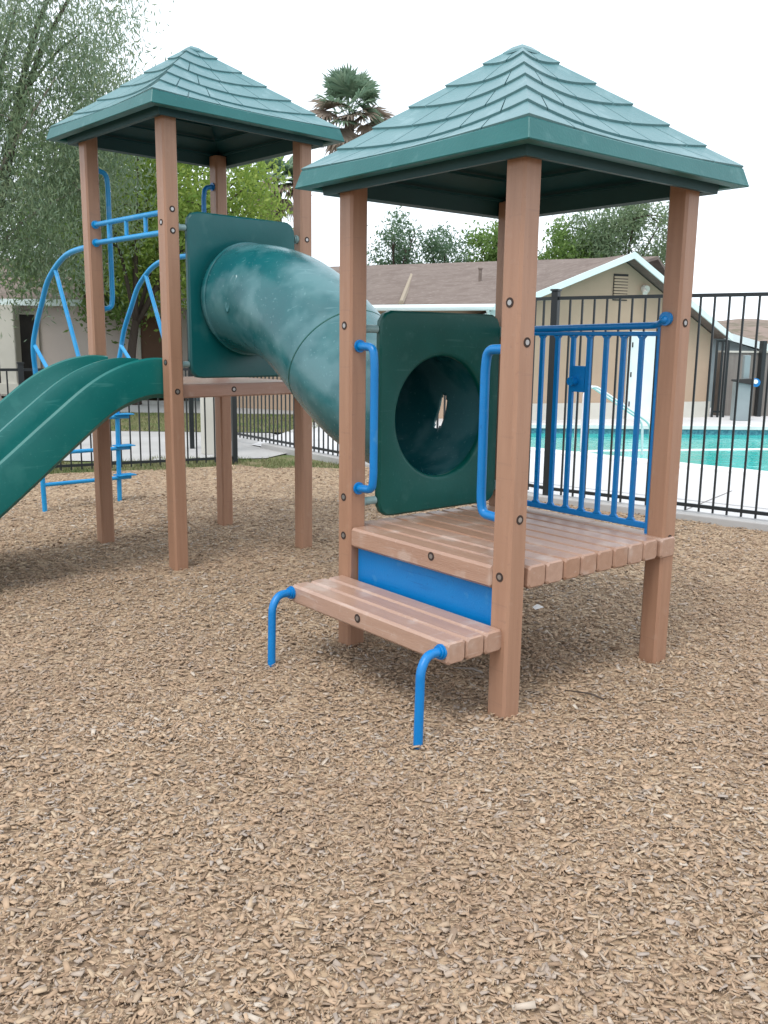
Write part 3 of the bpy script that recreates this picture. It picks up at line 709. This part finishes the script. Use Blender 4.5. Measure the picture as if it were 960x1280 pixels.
tree('broad olive green tree rising highest behind the house gable', (8.6, 34, 0), 2.8, (8.5, 34, 4.95), (2.1, 1.7, 1.75), 'leaf_olive', 59, 130, 100, .24, .15, .32, .5, 'bark', .16, 8, group=RG, gap=.04)

def palm(label, base, top, trunk_r, n_fr, rad, seed, blade=.05):
    root = empty('palm_tree', base); tag(root, label, 'palm tree'); inv = Matrix.Translation(-Vector(base)); r = random.Random(seed)
    B, T_ = Vector(base), Vector(top); p = smooth_path([B, B.lerp(T_, .5)+Vector((.1, 0, 0)), T_], 10)
    t = MB(); t.tube(p, trunk_r, 12, rads=[trunk_r*(1.25-.35*i/(len(p)-1)) * (1+.05*(i % 2)) for i in range(len(p))])
    o = t.build('trunk', M['palmbark'], root, smooth=True); o.matrix_parent_inverse = inv
    for nm, mt, count, e0, e1, rr in (('crown', 'frond', n_fr, -.35, 1.45, rad), ('dry_fronds', 'frond_dry', int(n_fr*.75), -1.3, .2, rad*1.0)):
        V = []
        for k in range(count):
            a = r.uniform(0, 6.283); el = e0 + (e1-e0)*r.random()**.8
            d = Vector((math.cos(a)*math.cos(el), math.sin(a)*math.cos(el), math.sin(el)))
            st = T_ + Vector((0, 0, r.uniform(-.2, .2))); hub = st + d*rr*r.uniform(.40, .55)
            side = d.cross(Vector((0, 0, 1))); side = side.normalized() if side.length > .01 else Vector((1, 0, 0))
            # petiole
            V.append([st, st + side*.03, hub + side*.02, hub - side*.02])
            upv = side.cross(d).normalized(); tilt = r.uniform(-.6, .6); s2 = (side*math.cos(tilt) + upv*math.sin(tilt))
            nb = 17
            for j in range(nb):
                f = (j/(nb-1)-.5)*2; ang = f*1.55
                dd = (d*math.cos(ang) + s2*math.sin(ang)).normalized()
                Lb = rr*.52*(1-.25*abs(f))*r.uniform(.85, 1.1)
                drp = Vector((0, 0, -Lb*.30*(r.random()*.8+.4)))
                w = s2.cross(dd).cross(dd).normalized()*blade*.5
                mid = hub + dd*Lb*.6 + drp*.25; tip = hub + dd*Lb + drp
                V.append([hub, mid - w, tip, mid + w])
        V = np.array([[tuple(q) for q in f_] for f_ in V]).reshape(-1, 3)
        o = fast_mesh(nm, V, np.arange(len(V)).reshape(-1, 4), M[mt], parent=root); o.matrix_parent_inverse = inv
palm('tall fan palm with ragged crown rising between the two green roofs', (-2.15, 45, 0), (-1.85, 45, 11.9), .24, 38, 2.35, 5, .14)
palm('shorter fan palm with brownish crown half hidden behind the taller tower', (-5.0, 40, 0), (-4.7, 40, 7.9), .22, 26, 1.7, 9, .15)

# =====================================================================
#  PLAY STRUCTURE
# =====================================================================
h = 0.5257; PW = .05
T2 = (0.5812, 4.2934, R(-50.732)); T1 = (-1.3373, 6.5868, R(-46.885))
PS = empty('playground_structure', (0, 0, 0))
tag(PS, 'two tower playground set with teal roofs, brown posts, green slide and crawl tube', 'play structure')
def tm(t): return Matrix.Translation((t[0], t[1], 0)) @ Matrix.Rotation(t[2], 4, 'Z')
class Tower:
    def __init__(s, t): s.t = t; s.M = tm(t)
    def part(s, mb, name, mat, parent=None, label=None, **kw):
        o = mb.build(name, mat, PS if parent is None else parent, **kw)
        if parent is None: o.matrix_local = s.M
        if label: o['label'] = label
        return o
A2, A1 = Tower(T2), Tower(T1)

def bolt(mb, pos, ax, s=1):
    """bolt: raised dark disc painted as a shaded hole, steel centre; ax 'x' or 'y', outward sign s"""
    e = Vector((s, 0, 0)) if ax == 'x' else Vector((0, s, 0)); p = Vector(pos)
    mb.tube([p - e*.002, p + e*.0015], .0195, 18, mi=0); mb.tube([p - e*.002, p + e*.0025], .0105, 12, mi=1)

def post(tw, sx, sy, ztop, bolts, label=None):
    q = MB(); x, y = sx*h, sy*h
    q.cham(x-PW, x+PW, y-PW, y+PW, -.08, ztop, .011)
    o = tw.part(q, 'post', M['lumber'], label=label)
    for (f, z) in bolts:
        b = MB()
        if f == 'y': bolt(b, (x, y-PW, z), 'y', -1)
        else: bolt(b, (x, y, z) if False else (x+PW, y, z), 'x', 1)
        tw.part(b, 'bolt', [M['recess_shade'], M['steel']], parent=o)
    return o
ZT2, ZT1 = 2.24, 2.885
post(A2, 1, -1, ZT2, [('y', 1.652), ('y', .575), ('x', 1.504), ('x', .812)])
post(A2, -1, -1, ZT2, [('y', 1.572), ('y', .754), ('y', .563)])
post(A2, 1, 1, ZT2, [('x', 1.60), ('x', .60)])
post(A2, -1, 1, ZT2, [])
post(A1, 1, -1, ZT1, [('x', 2.287), ('x', 2.159), ('x', 1.17), ('y', 2.208), ('y', 1.353)])
post(A1, -1, -1, ZT1, [])
post(A1, 1, 1, ZT1, [('x', 2.19)])
post(A1, -1, 1, ZT1, [])

# ---- roofs
def roof(tw, z0, zap, RR, label, seed):
    r = random.Random(seed); q = MB(); NK = 6; NS = 14
    rt = RR - .028; z1 = z0 + .078
    def surf(k, s, t, off=0.0):
        # k side, s in -1..1, t 0..1
        Rr = rt * (1-t); z = z1 + (zap - z1) * t
        sag = .058 * (1 - s*s) * min(1, .30 + 3.5*t) * (1-t)**.7
        x, y = s*Rr, -Rr
        nrm = Vector((0, -(zap-z1), rt)).normalized()
        p = Vector((x, y, z)) + nrm * (off - sag)
        p.x = s * -p.y
        a = k*math.pi/2
        return Vector((p.x*math.cos(a) - p.y*math.sin(a), p.x*math.sin(a) + p.y*math.cos(a), p.z))
    for k in range(4):
        # under-skin
        rows = [[surf(k, -1 + 2*i/NS, j/8) for i in range(NS+1)] for j in range(9)]
        for j in range(8):
            for i in range(NS):
                q.add([rows[j][i], rows[j][i+1], rows[j+1][i+1], rows[j+1][i]], [(0, 1, 2, 3)])
        # shingle tabs, lapped and staggered
        for c in range(NK):
            t0 = c/NK; t1 = min(.975, (c+1)/NK + .012)
            width = 2*rt*(1-t0); ntab = max(1, round(width/.235))
            cuts = [-1.0] + [-1 + 2*((i + (.5 if c % 2 else .0) + r.uniform(-.08, .08))/ntab) for i in range(0 if c % 2 else 1, ntab)] + [1.0]
            for a_, b_ in zip(cuts[:-1], cuts[1:]):
                if b_ - a_ < .02: continue
                gap = .0042/ max(.05, rt*(1-t0))
                a2 = a_ if a_ <= -1 else a_ + gap; b2 = b_ if b_ >= 1 else b_ - gap
                n = max(2, int((b_-a_)*8)); 
                lo0 = [surf(k, a2+(b2-a2)*i/n, t0, .0) for i in range(n+1)]
                lo1 = [surf(k, a2+(b2-a2)*i/n, t0+.003, .013) for i in range(n+1)]
                hi = [surf(k, a2+(b2-a2)*i/n, t1, .0025) for i in range(n+1)]
                b = len(q.v); q.v += [tuple(p) for p in lo0+lo1+hi]; m_ = n+1
                for i in range(n):
                    q.f += [(b+i, b+i+1, b+m_+i+1, b+m_+i), (b+m_+i, b+m_+i+1, b+2*m_+i+1, b+2*m_+i)]; q.m += [0, 0]
                for i in (0, n): q.f.append((b+i, b+m_+i, b+2*m_+i)); q.m.append(0)
    # apex cap
    q.add([(sx_*a_, sy_*a_, z_) for a_, z_ in ((.062, zap-.046), (.058, zap-.034), (.03, zap-.012), (.012, zap-.006)) for sx_, sy_ in ((-1, -1), (1, -1), (1, 1), (-1, 1))], [(r_*4+i_, r_*4+(i_+1) % 4, r_*4+4+(i_+1) % 4, r_*4+4+i_) for r_ in range(3) for i_ in range(4)] + [(12, 13, 14, 15)])
    o = tw.part(q, 'roof', M['roof'], label=label, fix=True)
    # fascia with a rounded face
    f_ = MB(); prof = [(rt-.03, z1+.003), (rt+.001, z1+.003), (rt+.006, z1-.001), (RR-.002, z0+.010), (RR, z0+.005), (RR-.002, z0+.001), (RR-.010, z0), (RR-.055, z0), (RR-.065, z0+.008), (RR-.068, z0+.05)]
    seg = 10
    loops = []
    for (rad, z) in prof:
        lp = []
        for k in range(4):
            a = k*math.pi/2
            cr = .010
            for i in range(seg+1):
                s = -1 + 2*i/seg; dip = .012*(1-s*s) if z > z0+.03 else 0
                x, y = s*(rad), -rad
                if i == 0: x = -(rad-cr*.35); y = -(rad-.0)
                if i == seg: x = rad-cr*.35
                lp.append((x*math.cos(a)-y*math.sin(a), x*math.sin(a)+y*math.cos(a), z-dip))
        loops.append(lp)
    nL = len(loops[0]); vs = [p for l in loops for p in l]
    f_.add(vs, [(j*nL+i, j*nL+(i+1) % nL, (j+1)*nL+(i+1) % nL, (j+1)*nL+i) for j in range(len(prof)-1) for i in range(nL)])
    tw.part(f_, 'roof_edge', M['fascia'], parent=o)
    # soffit: inner frame + hollow underside
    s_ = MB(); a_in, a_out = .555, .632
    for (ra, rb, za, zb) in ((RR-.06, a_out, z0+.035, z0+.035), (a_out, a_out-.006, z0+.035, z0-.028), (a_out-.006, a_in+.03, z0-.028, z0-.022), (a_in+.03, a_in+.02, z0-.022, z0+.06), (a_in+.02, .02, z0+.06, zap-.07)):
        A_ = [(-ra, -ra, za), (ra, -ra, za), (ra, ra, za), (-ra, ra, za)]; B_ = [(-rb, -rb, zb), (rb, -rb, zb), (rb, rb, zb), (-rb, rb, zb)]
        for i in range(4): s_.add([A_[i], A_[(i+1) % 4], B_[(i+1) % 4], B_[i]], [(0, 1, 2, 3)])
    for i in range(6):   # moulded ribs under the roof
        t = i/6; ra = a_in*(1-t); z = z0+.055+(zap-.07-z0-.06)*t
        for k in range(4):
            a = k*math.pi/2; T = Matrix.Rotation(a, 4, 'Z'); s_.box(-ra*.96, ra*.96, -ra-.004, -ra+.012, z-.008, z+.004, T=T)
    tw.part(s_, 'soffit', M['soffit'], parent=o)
    return o
roof(A2, 2.19, 2.795, .722, 'teal pyramid roof with lapped shingles on the lower tower', 1)
roof(A1, 2.84, 3.45, .735, 'teal pyramid roof with lapped shingles on the taller tower', 2)

# ---- lower tower deck: boards along local x
DZ = .61
for (y0, y1, x0, x1, last) in [(-h-.045, -h+.062, -h+PW+.002, h-PW-.002, 0)] + [(-.455 + k*.1125, -.455 + k*.1125 + .105, -h-.045, h+.048, 0) for k in range(8)] + [(.448, .562, h-.40, h+PW+.010, 1)]:
    q = MB(); q.beam_x(x0, x1, y0, y1, DZ-.095, DZ, .011)
    o = A2.part(q, 'deck_board', M['lumber_deck'])
    if y0 < -.5:
        b = MB(); bolt(b, (.109, y0, DZ-.03), 'y', -1); A2.part(b, 'bolt', [M['recess_shade'], M['steel']], parent=o)
q = MB(); q.beam_x(-h+PW, .12, .448, .57, DZ-.095, DZ, .011); A2.part(q, 'deck_board', M['lumber_deck'])
q = MB(); q.box(-h+PW+.012, h-PW-.004, -h-.006, -h+.008, .30, DZ-.098); A2.part(q, 'riser_panel', M['blue'], label='blue panel closing the gap above the step', bevel=.002)
# step
for k in range(3):
    y0 = -.875 + k*.104; q = MB(); q.beam_x(-.535, .548, y0, y0+.098, .272, .362, .011)
    o = A2.part(q, 'step_board', M['lumber_deck'])
    if k == 0:
        b = MB(); bolt(b, (-.02, y0, .322), 'y', -1); A2.part(b, 'bolt', [M['recess_shade'], M['steel']], parent=o)
for x in (.515, -.53):
    q = MB(); q.tube(bent([(x, -.873, .322), (x+.006, -.955, .327), (x+.02, -1.0, .28), (x+.03, -1.015, -.08)], .05), .0185, 14)
    q.tube([(x, -.874, .322), (x, -.884, .323)], .031, 18); q.tube([(x, -.884, .323), (x, -.895, .324)], .026, 18)
    A2.part(q, 'step_leg', M['blue'], smooth='angle')
# entrance handrails
for s in (-1, 1):
    xi = s*(h-PW); xo = s*.358
    q = MB(); q.tube(bent([(xi, -h, 1.478), (xo+s*.01, -h-.0, 1.474), (xo, -h, 1.40), (xo, -h, .87), (xo+s*.01, -h, .806), (xi, -h, .80)], .062, 8), .0195, 14)
    for z in (1.478, .80): q.tube([(xi, -h, z), (xi-s*.010, -h, z)], .030, 18)
    A2.part(q, 'handrail', M['blue'], smooth='angle')
# blue barrier on the far side
bx0, bx1 = -.455, .462; yb = h - .012
q = MB()
q.tube(bent([(bx0, yb, 1.572), (bx1-.02, yb, 1.590), (h-.014, yb-.06, 1.612), (h-.012, h-PW-.004, 1.618)], .04), .0165, 14)
q.tube([(h-.012, h-PW+.002, 1.618), (h-.012, h-PW-.018, 1.618)], .031, 20)
bar = A2.part(q, 'barrier', M['blue'], label='blue barred guard panel facing the pool', smooth='angle')
q = MB(); q.box(bx1-.008, bx1+.030, yb-.022, yb+.022, DZ-.02, 1.588); q.box(bx0-.022, bx0+.005, yb-.012, yb+.012, DZ+.02, 1.57)
q.box(bx0, bx1, yb-.009, yb+.009, DZ+.018, DZ+.05)
q.box(bx0, bx1, yb-.0075, yb+.0075, 1.541, 1.562)
A2.part(q, 'frame', M['blue'], parent=bar, bevel=.006)
for k in range(1, 9):
    x = bx0 + (bx1-bx0)*k/9; q = MB(); q.box(x-.0115, x+.0115, yb-.008, yb+.008, DZ+.051, 1.540)
    for z0_, sg in ((DZ+.05, 1), (1.541, -1)):      # gusset at each end
        q.add([(x-.024, yb-.0075, z0_), (x-.011, yb-.0075, z0_), (x-.011, yb-.0075, z0_+sg*.014), (x-.024, yb+.0075, z0_), (x-.011, yb+.0075, z0_), (x-.011, yb+.0075, z0_+sg*.014)], [(0, 1, 2), (5, 4, 3), (0, 2, 5, 3), (0, 3, 4, 1)])
        q.add([(x+.024, yb-.0075, z0_), (x+.011, yb-.0075, z0_), (x+.011, yb-.0075, z0_+sg*.014), (x+.024, yb+.0075, z0_), (x+.011, yb+.0075, z0_), (x+.011, yb+.0075, z0_+sg*.014)], [(0, 1, 2), (5, 4, 3), (0, 2, 5, 3), (0, 3, 4, 1)])
    A2.part(q, 'bar', M['blue'], parent=bar)
q = MB(); x3 = bx0 + (bx1-bx0)*4/9; x4 = bx0 + (bx1-bx0)*5/9
q.box(x3+.0136, x4-.0136, yb-.01, yb+.01, 1.262, 1.392); q.tube([(x3+.03, yb-.010, 1.315), (x3+.03, yb-.05, 1.315)], .022, 14)
A2.part(q, 'plate', M['blue'], parent=bar, smooth='angle', label='square plate with a round knob between two bars')

# ---- tunnel panels
def rrect(cy, cz, hw, hh, r, n=96):
    out = []
    for k in range(n):
        a = 2*math.pi*k/n; dy, dz = math.cos(a), math.sin(a)
        # ray / rounded rect intersection by bisection
        lo, hi = 0, 3
        for _ in range(40):
            m_ = (lo+hi)/2; y, z = abs(dy*m_), abs(dz*m_)
            ins = y <= hw and z <= hh and not (y > hw-r and z > hh-r and (y-hw+r)**2+(z-hh+r)**2 > r*r)
            if ins: lo = m_
            else: hi = m_
        out.append((cy+dy*lo, cz+dz*lo))
    return out
def tunnel_panel(tw, xa, xb, cy, cz, hw, zlo, zhi, hy, hz, hr, label, pm='panel'):
    n = 96; pc = (zlo+zhi)/2; hh = (zhi-zlo)/2; q = MB(); ed = .010
    sg = 1 if xb > xa else -1
    rings = []
    for (x, g_) in ((xa, ed), (xa+sg*ed, 0), (xb-sg*ed, 0), (xb, ed)):
        # rounded rect described about the hole centre so that spokes match
        pts = []
        for k in range(n):
            a = 2*math.pi*k/n; dy, dz = math.cos(a), math.sin(a); lo, hi = 0, 3
            for _ in range(36):
                m_ = (lo+hi)/2; y, z = abs(hy+dy*m_-cy), abs(hz+dz*m_-pc); W, H_, r_ = hw-g_, hh-g_, .075-g_
                ins = y <= W and z <= H_ and not (y > W-r_ and z > H_-r_ and (y-W+r_)**2+(z-H_+r_)**2 > r_*r_)
                if ins: lo = m_
                else: hi = m_
            pts.append((x, hy+dy*lo, hz+dz*lo))
        rings.append(pts)
    hole = lambda x, rr: [(x, hy+math.cos(2*math.pi*k/n)*rr, hz+math.sin(2*math.pi*k/n)*rr) for k in range(n)]
    seq = rings + [hole(xb, hr+.022), hole(xb-sg*.006, hr+.008), hole(xb-sg*.016, hr), hole(xa+sg*.002, hr), hole(xa, hr+.002)]
    vs = [p for l in seq for p in l]; m_ = len(seq)
    q.add(vs, [(j*n+i, j*n+(i+1) % n, ((j+1) % m_)*n+(i+1) % n, ((j+1) % m_)*n+i) for j in range(m_) for i in range(n)])
    return tw.part(q, 'tunnel_panel', M[pm], label=label, smooth='angle')
HY2, HZ2, HY1, HZ1 = .05, 1.12, .03, 1.765
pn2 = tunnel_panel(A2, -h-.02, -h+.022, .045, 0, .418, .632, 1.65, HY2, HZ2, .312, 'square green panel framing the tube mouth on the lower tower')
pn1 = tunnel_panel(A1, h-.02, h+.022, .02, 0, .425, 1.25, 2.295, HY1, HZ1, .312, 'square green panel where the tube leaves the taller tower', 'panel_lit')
for tw, xx, pn, zs, ys in ((A2, -h, pn2, (1.56, .72), (-.40, .49)), (A1, h, pn1, (2.19, 1.34), (-.43, .47))):
    for z in zs:
        for y in ys:
            q = MB(); s = -1 if y < 0 else 1
            q.tube([(xx-.002, y-s*.02, z), (xx-.002, s*(h-PW), z)], .020, 14); q.tube([(xx-.002, s*(h-PW)-s*.016, z), (xx-.002, s*(h-PW), z)], .03, 14)
            tw.part(q, 'clamp', M['clamp'], parent=pn, smooth='angle')

# ---- crawl tube between the panels (built in world coordinates)
def W(tw, p): return tw.M @ Vector(p)
a0 = W(A1, (h+.022, HY1, HZ1)); b0 = W(A2, (-h-.02, HY2, HZ2))
da = (W(A1, (1, 0, 0)) - W(A1, (0, 0, 0))).normalized(); db = (W(A2, (1, 0, 0)) - W(A2, (0, 0, 0))).normalized()
TR = .345
def bez(p0, p1, p2, p3, n): return [((1-t)**3)*p0 + 3*t*(1-t)**2*p1 + 3*t*t*(1-t)*p2 + t**3*p3 for t in [i/n for i in range(n+1)]]
tube_path = bez(a0, a0 + da*.95, b0 - db*.95, b0, 220)
TN = 96
def tube_grid(path, r, holes=()):
    P = path; n = len(P); u = da.cross(Vector((0, 0, 1))).normalized(); rings = []
    for i in range(n):
        t = (P[min(i+1, n-1)] - P[max(i-1, 0)]).normalized(); u = (u - t*u.dot(t)).normalized(); w = u.cross(t)
        rings.append([P[i] + (u*math.cos(2*math.pi*k/TN) + w*math.sin(2*math.pi*k/TN))*r for k in range(TN)])
    q = MB(); vs = [p for q_ in rings for p in q_]; fs = []
    for i in range(n-1):
        for k in range(TN):
            skip = False
            for (ci, ck, hi_, hk_) in holes:
                dk = (k + .5 - ck + TN/2) % TN - TN/2; di = i + .5 - ci
                # stadium shape, long across the tube
                L_ = max(0, abs(dk)-(hk_-hi_*.8)); 
                if abs(di) < hi_ and abs(dk) < hk_ and (L_ == 0 or (L_/(hi_*.8))**2 + (di/hi_)**2 < 1): skip = True
            if not skip:
                l = (k+1) % TN; fs.append((i*TN+k, i*TN+l, (i+1)*TN+l, (i+1)*TN+k))
    q.add(vs, fs); return q, rings
TUBE_HOLES = [(191, 49.5, 3.0, 4.8)]
tg, tube_rings = tube_grid(tube_path, TR, TUBE_HOLES)
ins = MB(); ctr = tube_path
ci, ck = 28, 2.2
capsule = [(3.0*math.cos(t_) , (3.6 if math.sin(t_) > 0 else -3.6) + 2.0*math.sin(t_)) for t_ in [2*math.pi*(k+.5)/24 for k in range(24)]]
def on_tube(i, k, off):
    i0, k0 = int(math.floor(i)), int(math.floor(k)); fi, fk = i-i0, k-k0
    p = tube_rings[i0][k0 % TN].lerp(tube_rings[i0][(k0+1) % TN], fk).lerp(tube_rings[i0+1][k0 % TN].lerp(tube_rings[i0+1][(k0+1) % TN], fk), fi)
    c = ctr[i0]; return p + (p-c).normalized()*off
o1 = [on_tube(ci+a, ck+b, .002) for a, b in capsule]; o2 = [on_tube(ci+a*.9, ck+b*.95, .012) for a, b in capsule]; o3 = [on_tube(ci+a*.6, ck+b*.88, .010) for a, b in capsule]; o4 = [on_tube(ci+a*.5, ck+b*.85, .0075) for a, b in capsule]
ins.add(o1+o2+o3+o4, [(r_*24+i_, r_*24+(i_+1) % 24, r_*24+24+(i_+1) % 24, r_*24+24+i_) for r_ in range(3) for i_ in range(24)] + [tuple(range(72, 96))])
tn = tg.build('crawl_tube', M['tube'], PS, smooth='angle', fix=False)
tn['label'] = 'large sloping teal tube joining the two towers'
sm = tn.modifiers.new('thick', 'SOLIDIFY'); sm.thickness = .014; sm.offset = 0
ins.build('slot_cover', M['tube'], tn, smooth=True)
def band_ring(i0, wd, rad, name, mat):
    q = MB(); c = tube_path[i0]; t = (tube_path[min(i0+1, 220)] - tube_path[max(i0-1, 0)]).normalized()
    u = t.cross(Vector((0, 0, 1))).normalized(); w = u.cross(t); n = TN
    prof = [(-wd, TR+.006), (-wd, rad-.004), (-wd*.6, rad), (wd*.6, rad), (wd, rad-.004), (wd, TR+.006)]
    vs = []
    for (d_, r_) in prof: vs += [c + t*d_ + (u*math.cos(2*math.pi*k/n) + w*math.sin(2*math.pi*k/n))*r_ for k in range(n)]
    q.add(vs, [(j*n+i, j*n+(i+1) % n, (j+1)*n+(i+1) % n, (j+1)*n+i) for j in range(len(prof)-1) for i in range(n)])
    return q.build(name, mat, tn, smooth='angle')
band_ring(4, .016, TR+.022, 'flange', M['tube']); band_ring(216, .016, TR+.022, 'flange', M['tube'])
band_ring(124, .006, TR+.009, 'joint', M['panel']); 

# ---- taller tower deck
D1 = 1.212
for k in range(9):
    x0 = -h-.045 + k*.1215; q = MB(); y0, y1 = (-h+PW+.002, h-PW-.002) if k in (0, 8) else (-h-.02, h+.02)
    q.beam_y(x0, x0+.112, y0, y1, D1-.09, D1, .009)
    o = A1.part(q, 'deck_board', M['lumber_deck2'])
    if k == 8:
        b = MB(); bolt(b, (x0+.112, -.057, D1-.042), 'x', 1); A1.part(b, 'bolt', [M['recess_shade'], M['steel']], parent=o)
# hood bar above the slide
q = MB()
for z in (2.278, 2.156):
    q.tube([(-h+PW, -h, z), (h-PW, -h, z)], .018, 12)
    for s in (-1, 1): q.tube([(s*(h-PW), -h, z), (s*(h-PW-.012), -h, z)], .028, 14)
for x in (-.27, -.02, .24): q.tube([(x, -h, 2.156), (x, -h, 2.278)], .014, 10)
A1.part(q, 'hood_bar', M['blue_light'], smooth='angle', label='pair of blue bars with short rungs above the slide entrance')
# climber side handrails
for s in (-1, 1):
    q = MB(); y0 = s*(h-PW); y1 = s*.392
    q.tube(bent([(-h, y0, 2.655), (-h, y1+s*.01, 2.64), (-h, y1, 2.56), (-h, y1, 1.79), (-h, y1+s*.01, 1.715), (-h, y0, 1.705)], .06, 8), .018, 12)
    for z in (2.655, 1.705): q.tube([(-h, y0, z), (-h, y0-s*.01, z)], .03, 14)
    A1.part(q, 'handrail', M['blue_light' if s < 0 else 'blue'], smooth='angle')
# ---- arch climber
cl_path = [(-.57, 2.13), (-.85, 2.155), (-1.27, 2.12), (-1.59, 1.965), (-1.76, 1.77), (-1.91, 1.57), (-1.985, 1.40), (-2.035, 1.15), (-2.045, .9), (-2.045, -.08)]
climb = empty('arch_climber', (0, 0, 0)); climb.parent = PS; climb.matrix_local = A1.M; climb['label'] = 'bright blue arched pipe climber with loop rungs'
for s in (-1, 1):
    pts = [(x, s*(.5 if i == 0 else .43 if i == 1 else .40 if i < 7 else .37 if i < 9 else .355), z) for i, (x, z) in enumerate(cl_path)]
    q = MB(); q.tube(smooth_path(pts, 6), .021, 12); o = q.build('rail', M['blue_light'], climb, smooth='angle')
for (x0, z0_, x1, z1_) in ((-1.47, 2.03, -1.10, 1.30), (-1.975, 1.44, -1.62, 1.16)):
    q = MB(); q.tube(bent([(x0, -.395, z0_), (x1, -.395, z1_), (x1, .395, z1_), (x0, .395, z0_)], .05), .017, 10)
    q.build('loop_rung', M['blue_light'], climb, smooth='angle')
for z in (.79, .50, .225):
    q = MB(); q.tube(bent([(-2.045, -.37, z), (-2.03, .47, z)], .05), .018, 10)
    q.box(-2.10, -1.97, .33, .50, z+.019, z+.028) 
    q.build('rung', M['blue_light'], climb, smooth='angle')
# ---- double slide
def slide():
    bed = smooth_path([(0, -.50, 1.218), (0, -.64, 1.222), (0, -.80, 1.185), (0, -.98, 1.095), (0, -1.23, .905), (0, -1.6, .61), (0, -1.95, .345), (0, -2.15, .225), (0, -2.4, .175), (0, -2.75, .17)], 8)
    wl, wr = -.47, .47
    def lane(sgn):
        return []
    sec = [(-.43, -.10), (-.47, -.07), (-.475, .12), (-.468, .148), (-.452, .158), (-.436, .150), (-.425, .12), (-.41, .05), (-.385, .012), (-.34, 0), (-.08, 0), (-.045, .012), (-.034, .05), (-.026, .125), (-.014, .148), (.014, .148), (.026, .125), (.034, .05), (.045, .012), (.08, 0), (.34, 0), (.385, .012), (.41, .05), (.425, .12), (.436, .150), (.452, .158), (.468, .148), (.475, .12), (.47, -.07), (.43, -.10), (.42, -.09), (.44, -.05), (.40, -.02), (-.40, -.02), (-.44, -.05), (-.42, -.09)]
    q = MB(); n = len(bed); m_ = len(sec); vs = []
    for i in range(n):
        t = (bed[min(i+1, n-1)] - bed[max(i-1, 0)]).normalized(); nn = Vector((0, -t.z, t.y)) * -1
        if nn.z < 0: nn = -nn
        for (x, o_) in sec: vs.append(Vector((x, bed[i].y, bed[i].z)) + nn*o_)
    fs = [(i*m_+k, i*m_+(k+1) % m_, (i+1)*m_+(k+1) % m_, (i+1)*m_+k) for i in range(n-1) for k in range(m_)]
    fs += [tuple(range(m_)), tuple((n-1)*m_+k for k in range(m_))]
    q.add(vs, fs); return q
A1.part(slide(), 'slide', M['slide'], smooth='angle', label='green double lane plastic slide descending from the taller tower')
q = MB(); q.box(-.40, .40, -2.62, -2.56, -.08, .14); A1.part(q, 'slide_support', M['lumber'])

# ------------------------------------------------------------ small litter
def twig(p, q_, r, name, mat, label, cat):
    t = MB(); a, b = Vector(p), Vector(q_); m1 = a.lerp(b, .4) + Vector((.01, .01, .006))
    t.tube([a, m1, b], r, 6, rads=[r, r*1.1, r*.5]); o = t.build(name, mat, smooth=True); tag(o, label, cat)
PAPER = material('paper_scrap', (.72, .70, .68), .7)
pm = MB(); pm.add([(0, 0, .0), (.05, .01, .012), (.055, .045, .004), (.02, .06, .016), (-.01, .035, .006), (.025, .03, .022)], [(0, 1, 5), (1, 2, 5), (2, 3, 5), (3, 4, 5), (4, 0, 5)])
o = put(pm.build('paper_scrap', PAPER), (.867, 4.95, .012)); tag(o, 'small white crumpled scrap lying on mulch under the deck edge', 'litter')
twig((.46, 3.93, .016), (.33, 3.98, .02), .005, 'twig', M['bark_pale'], 'pale stick on the mulch behind the nearest post', 'twig')
twig((.95, 3.64, .012), (.80, 3.73, .016), .004, 'twig', M['bark'], 'thin dark stick lying on the mulch to the right of the nearest post', 'twig')
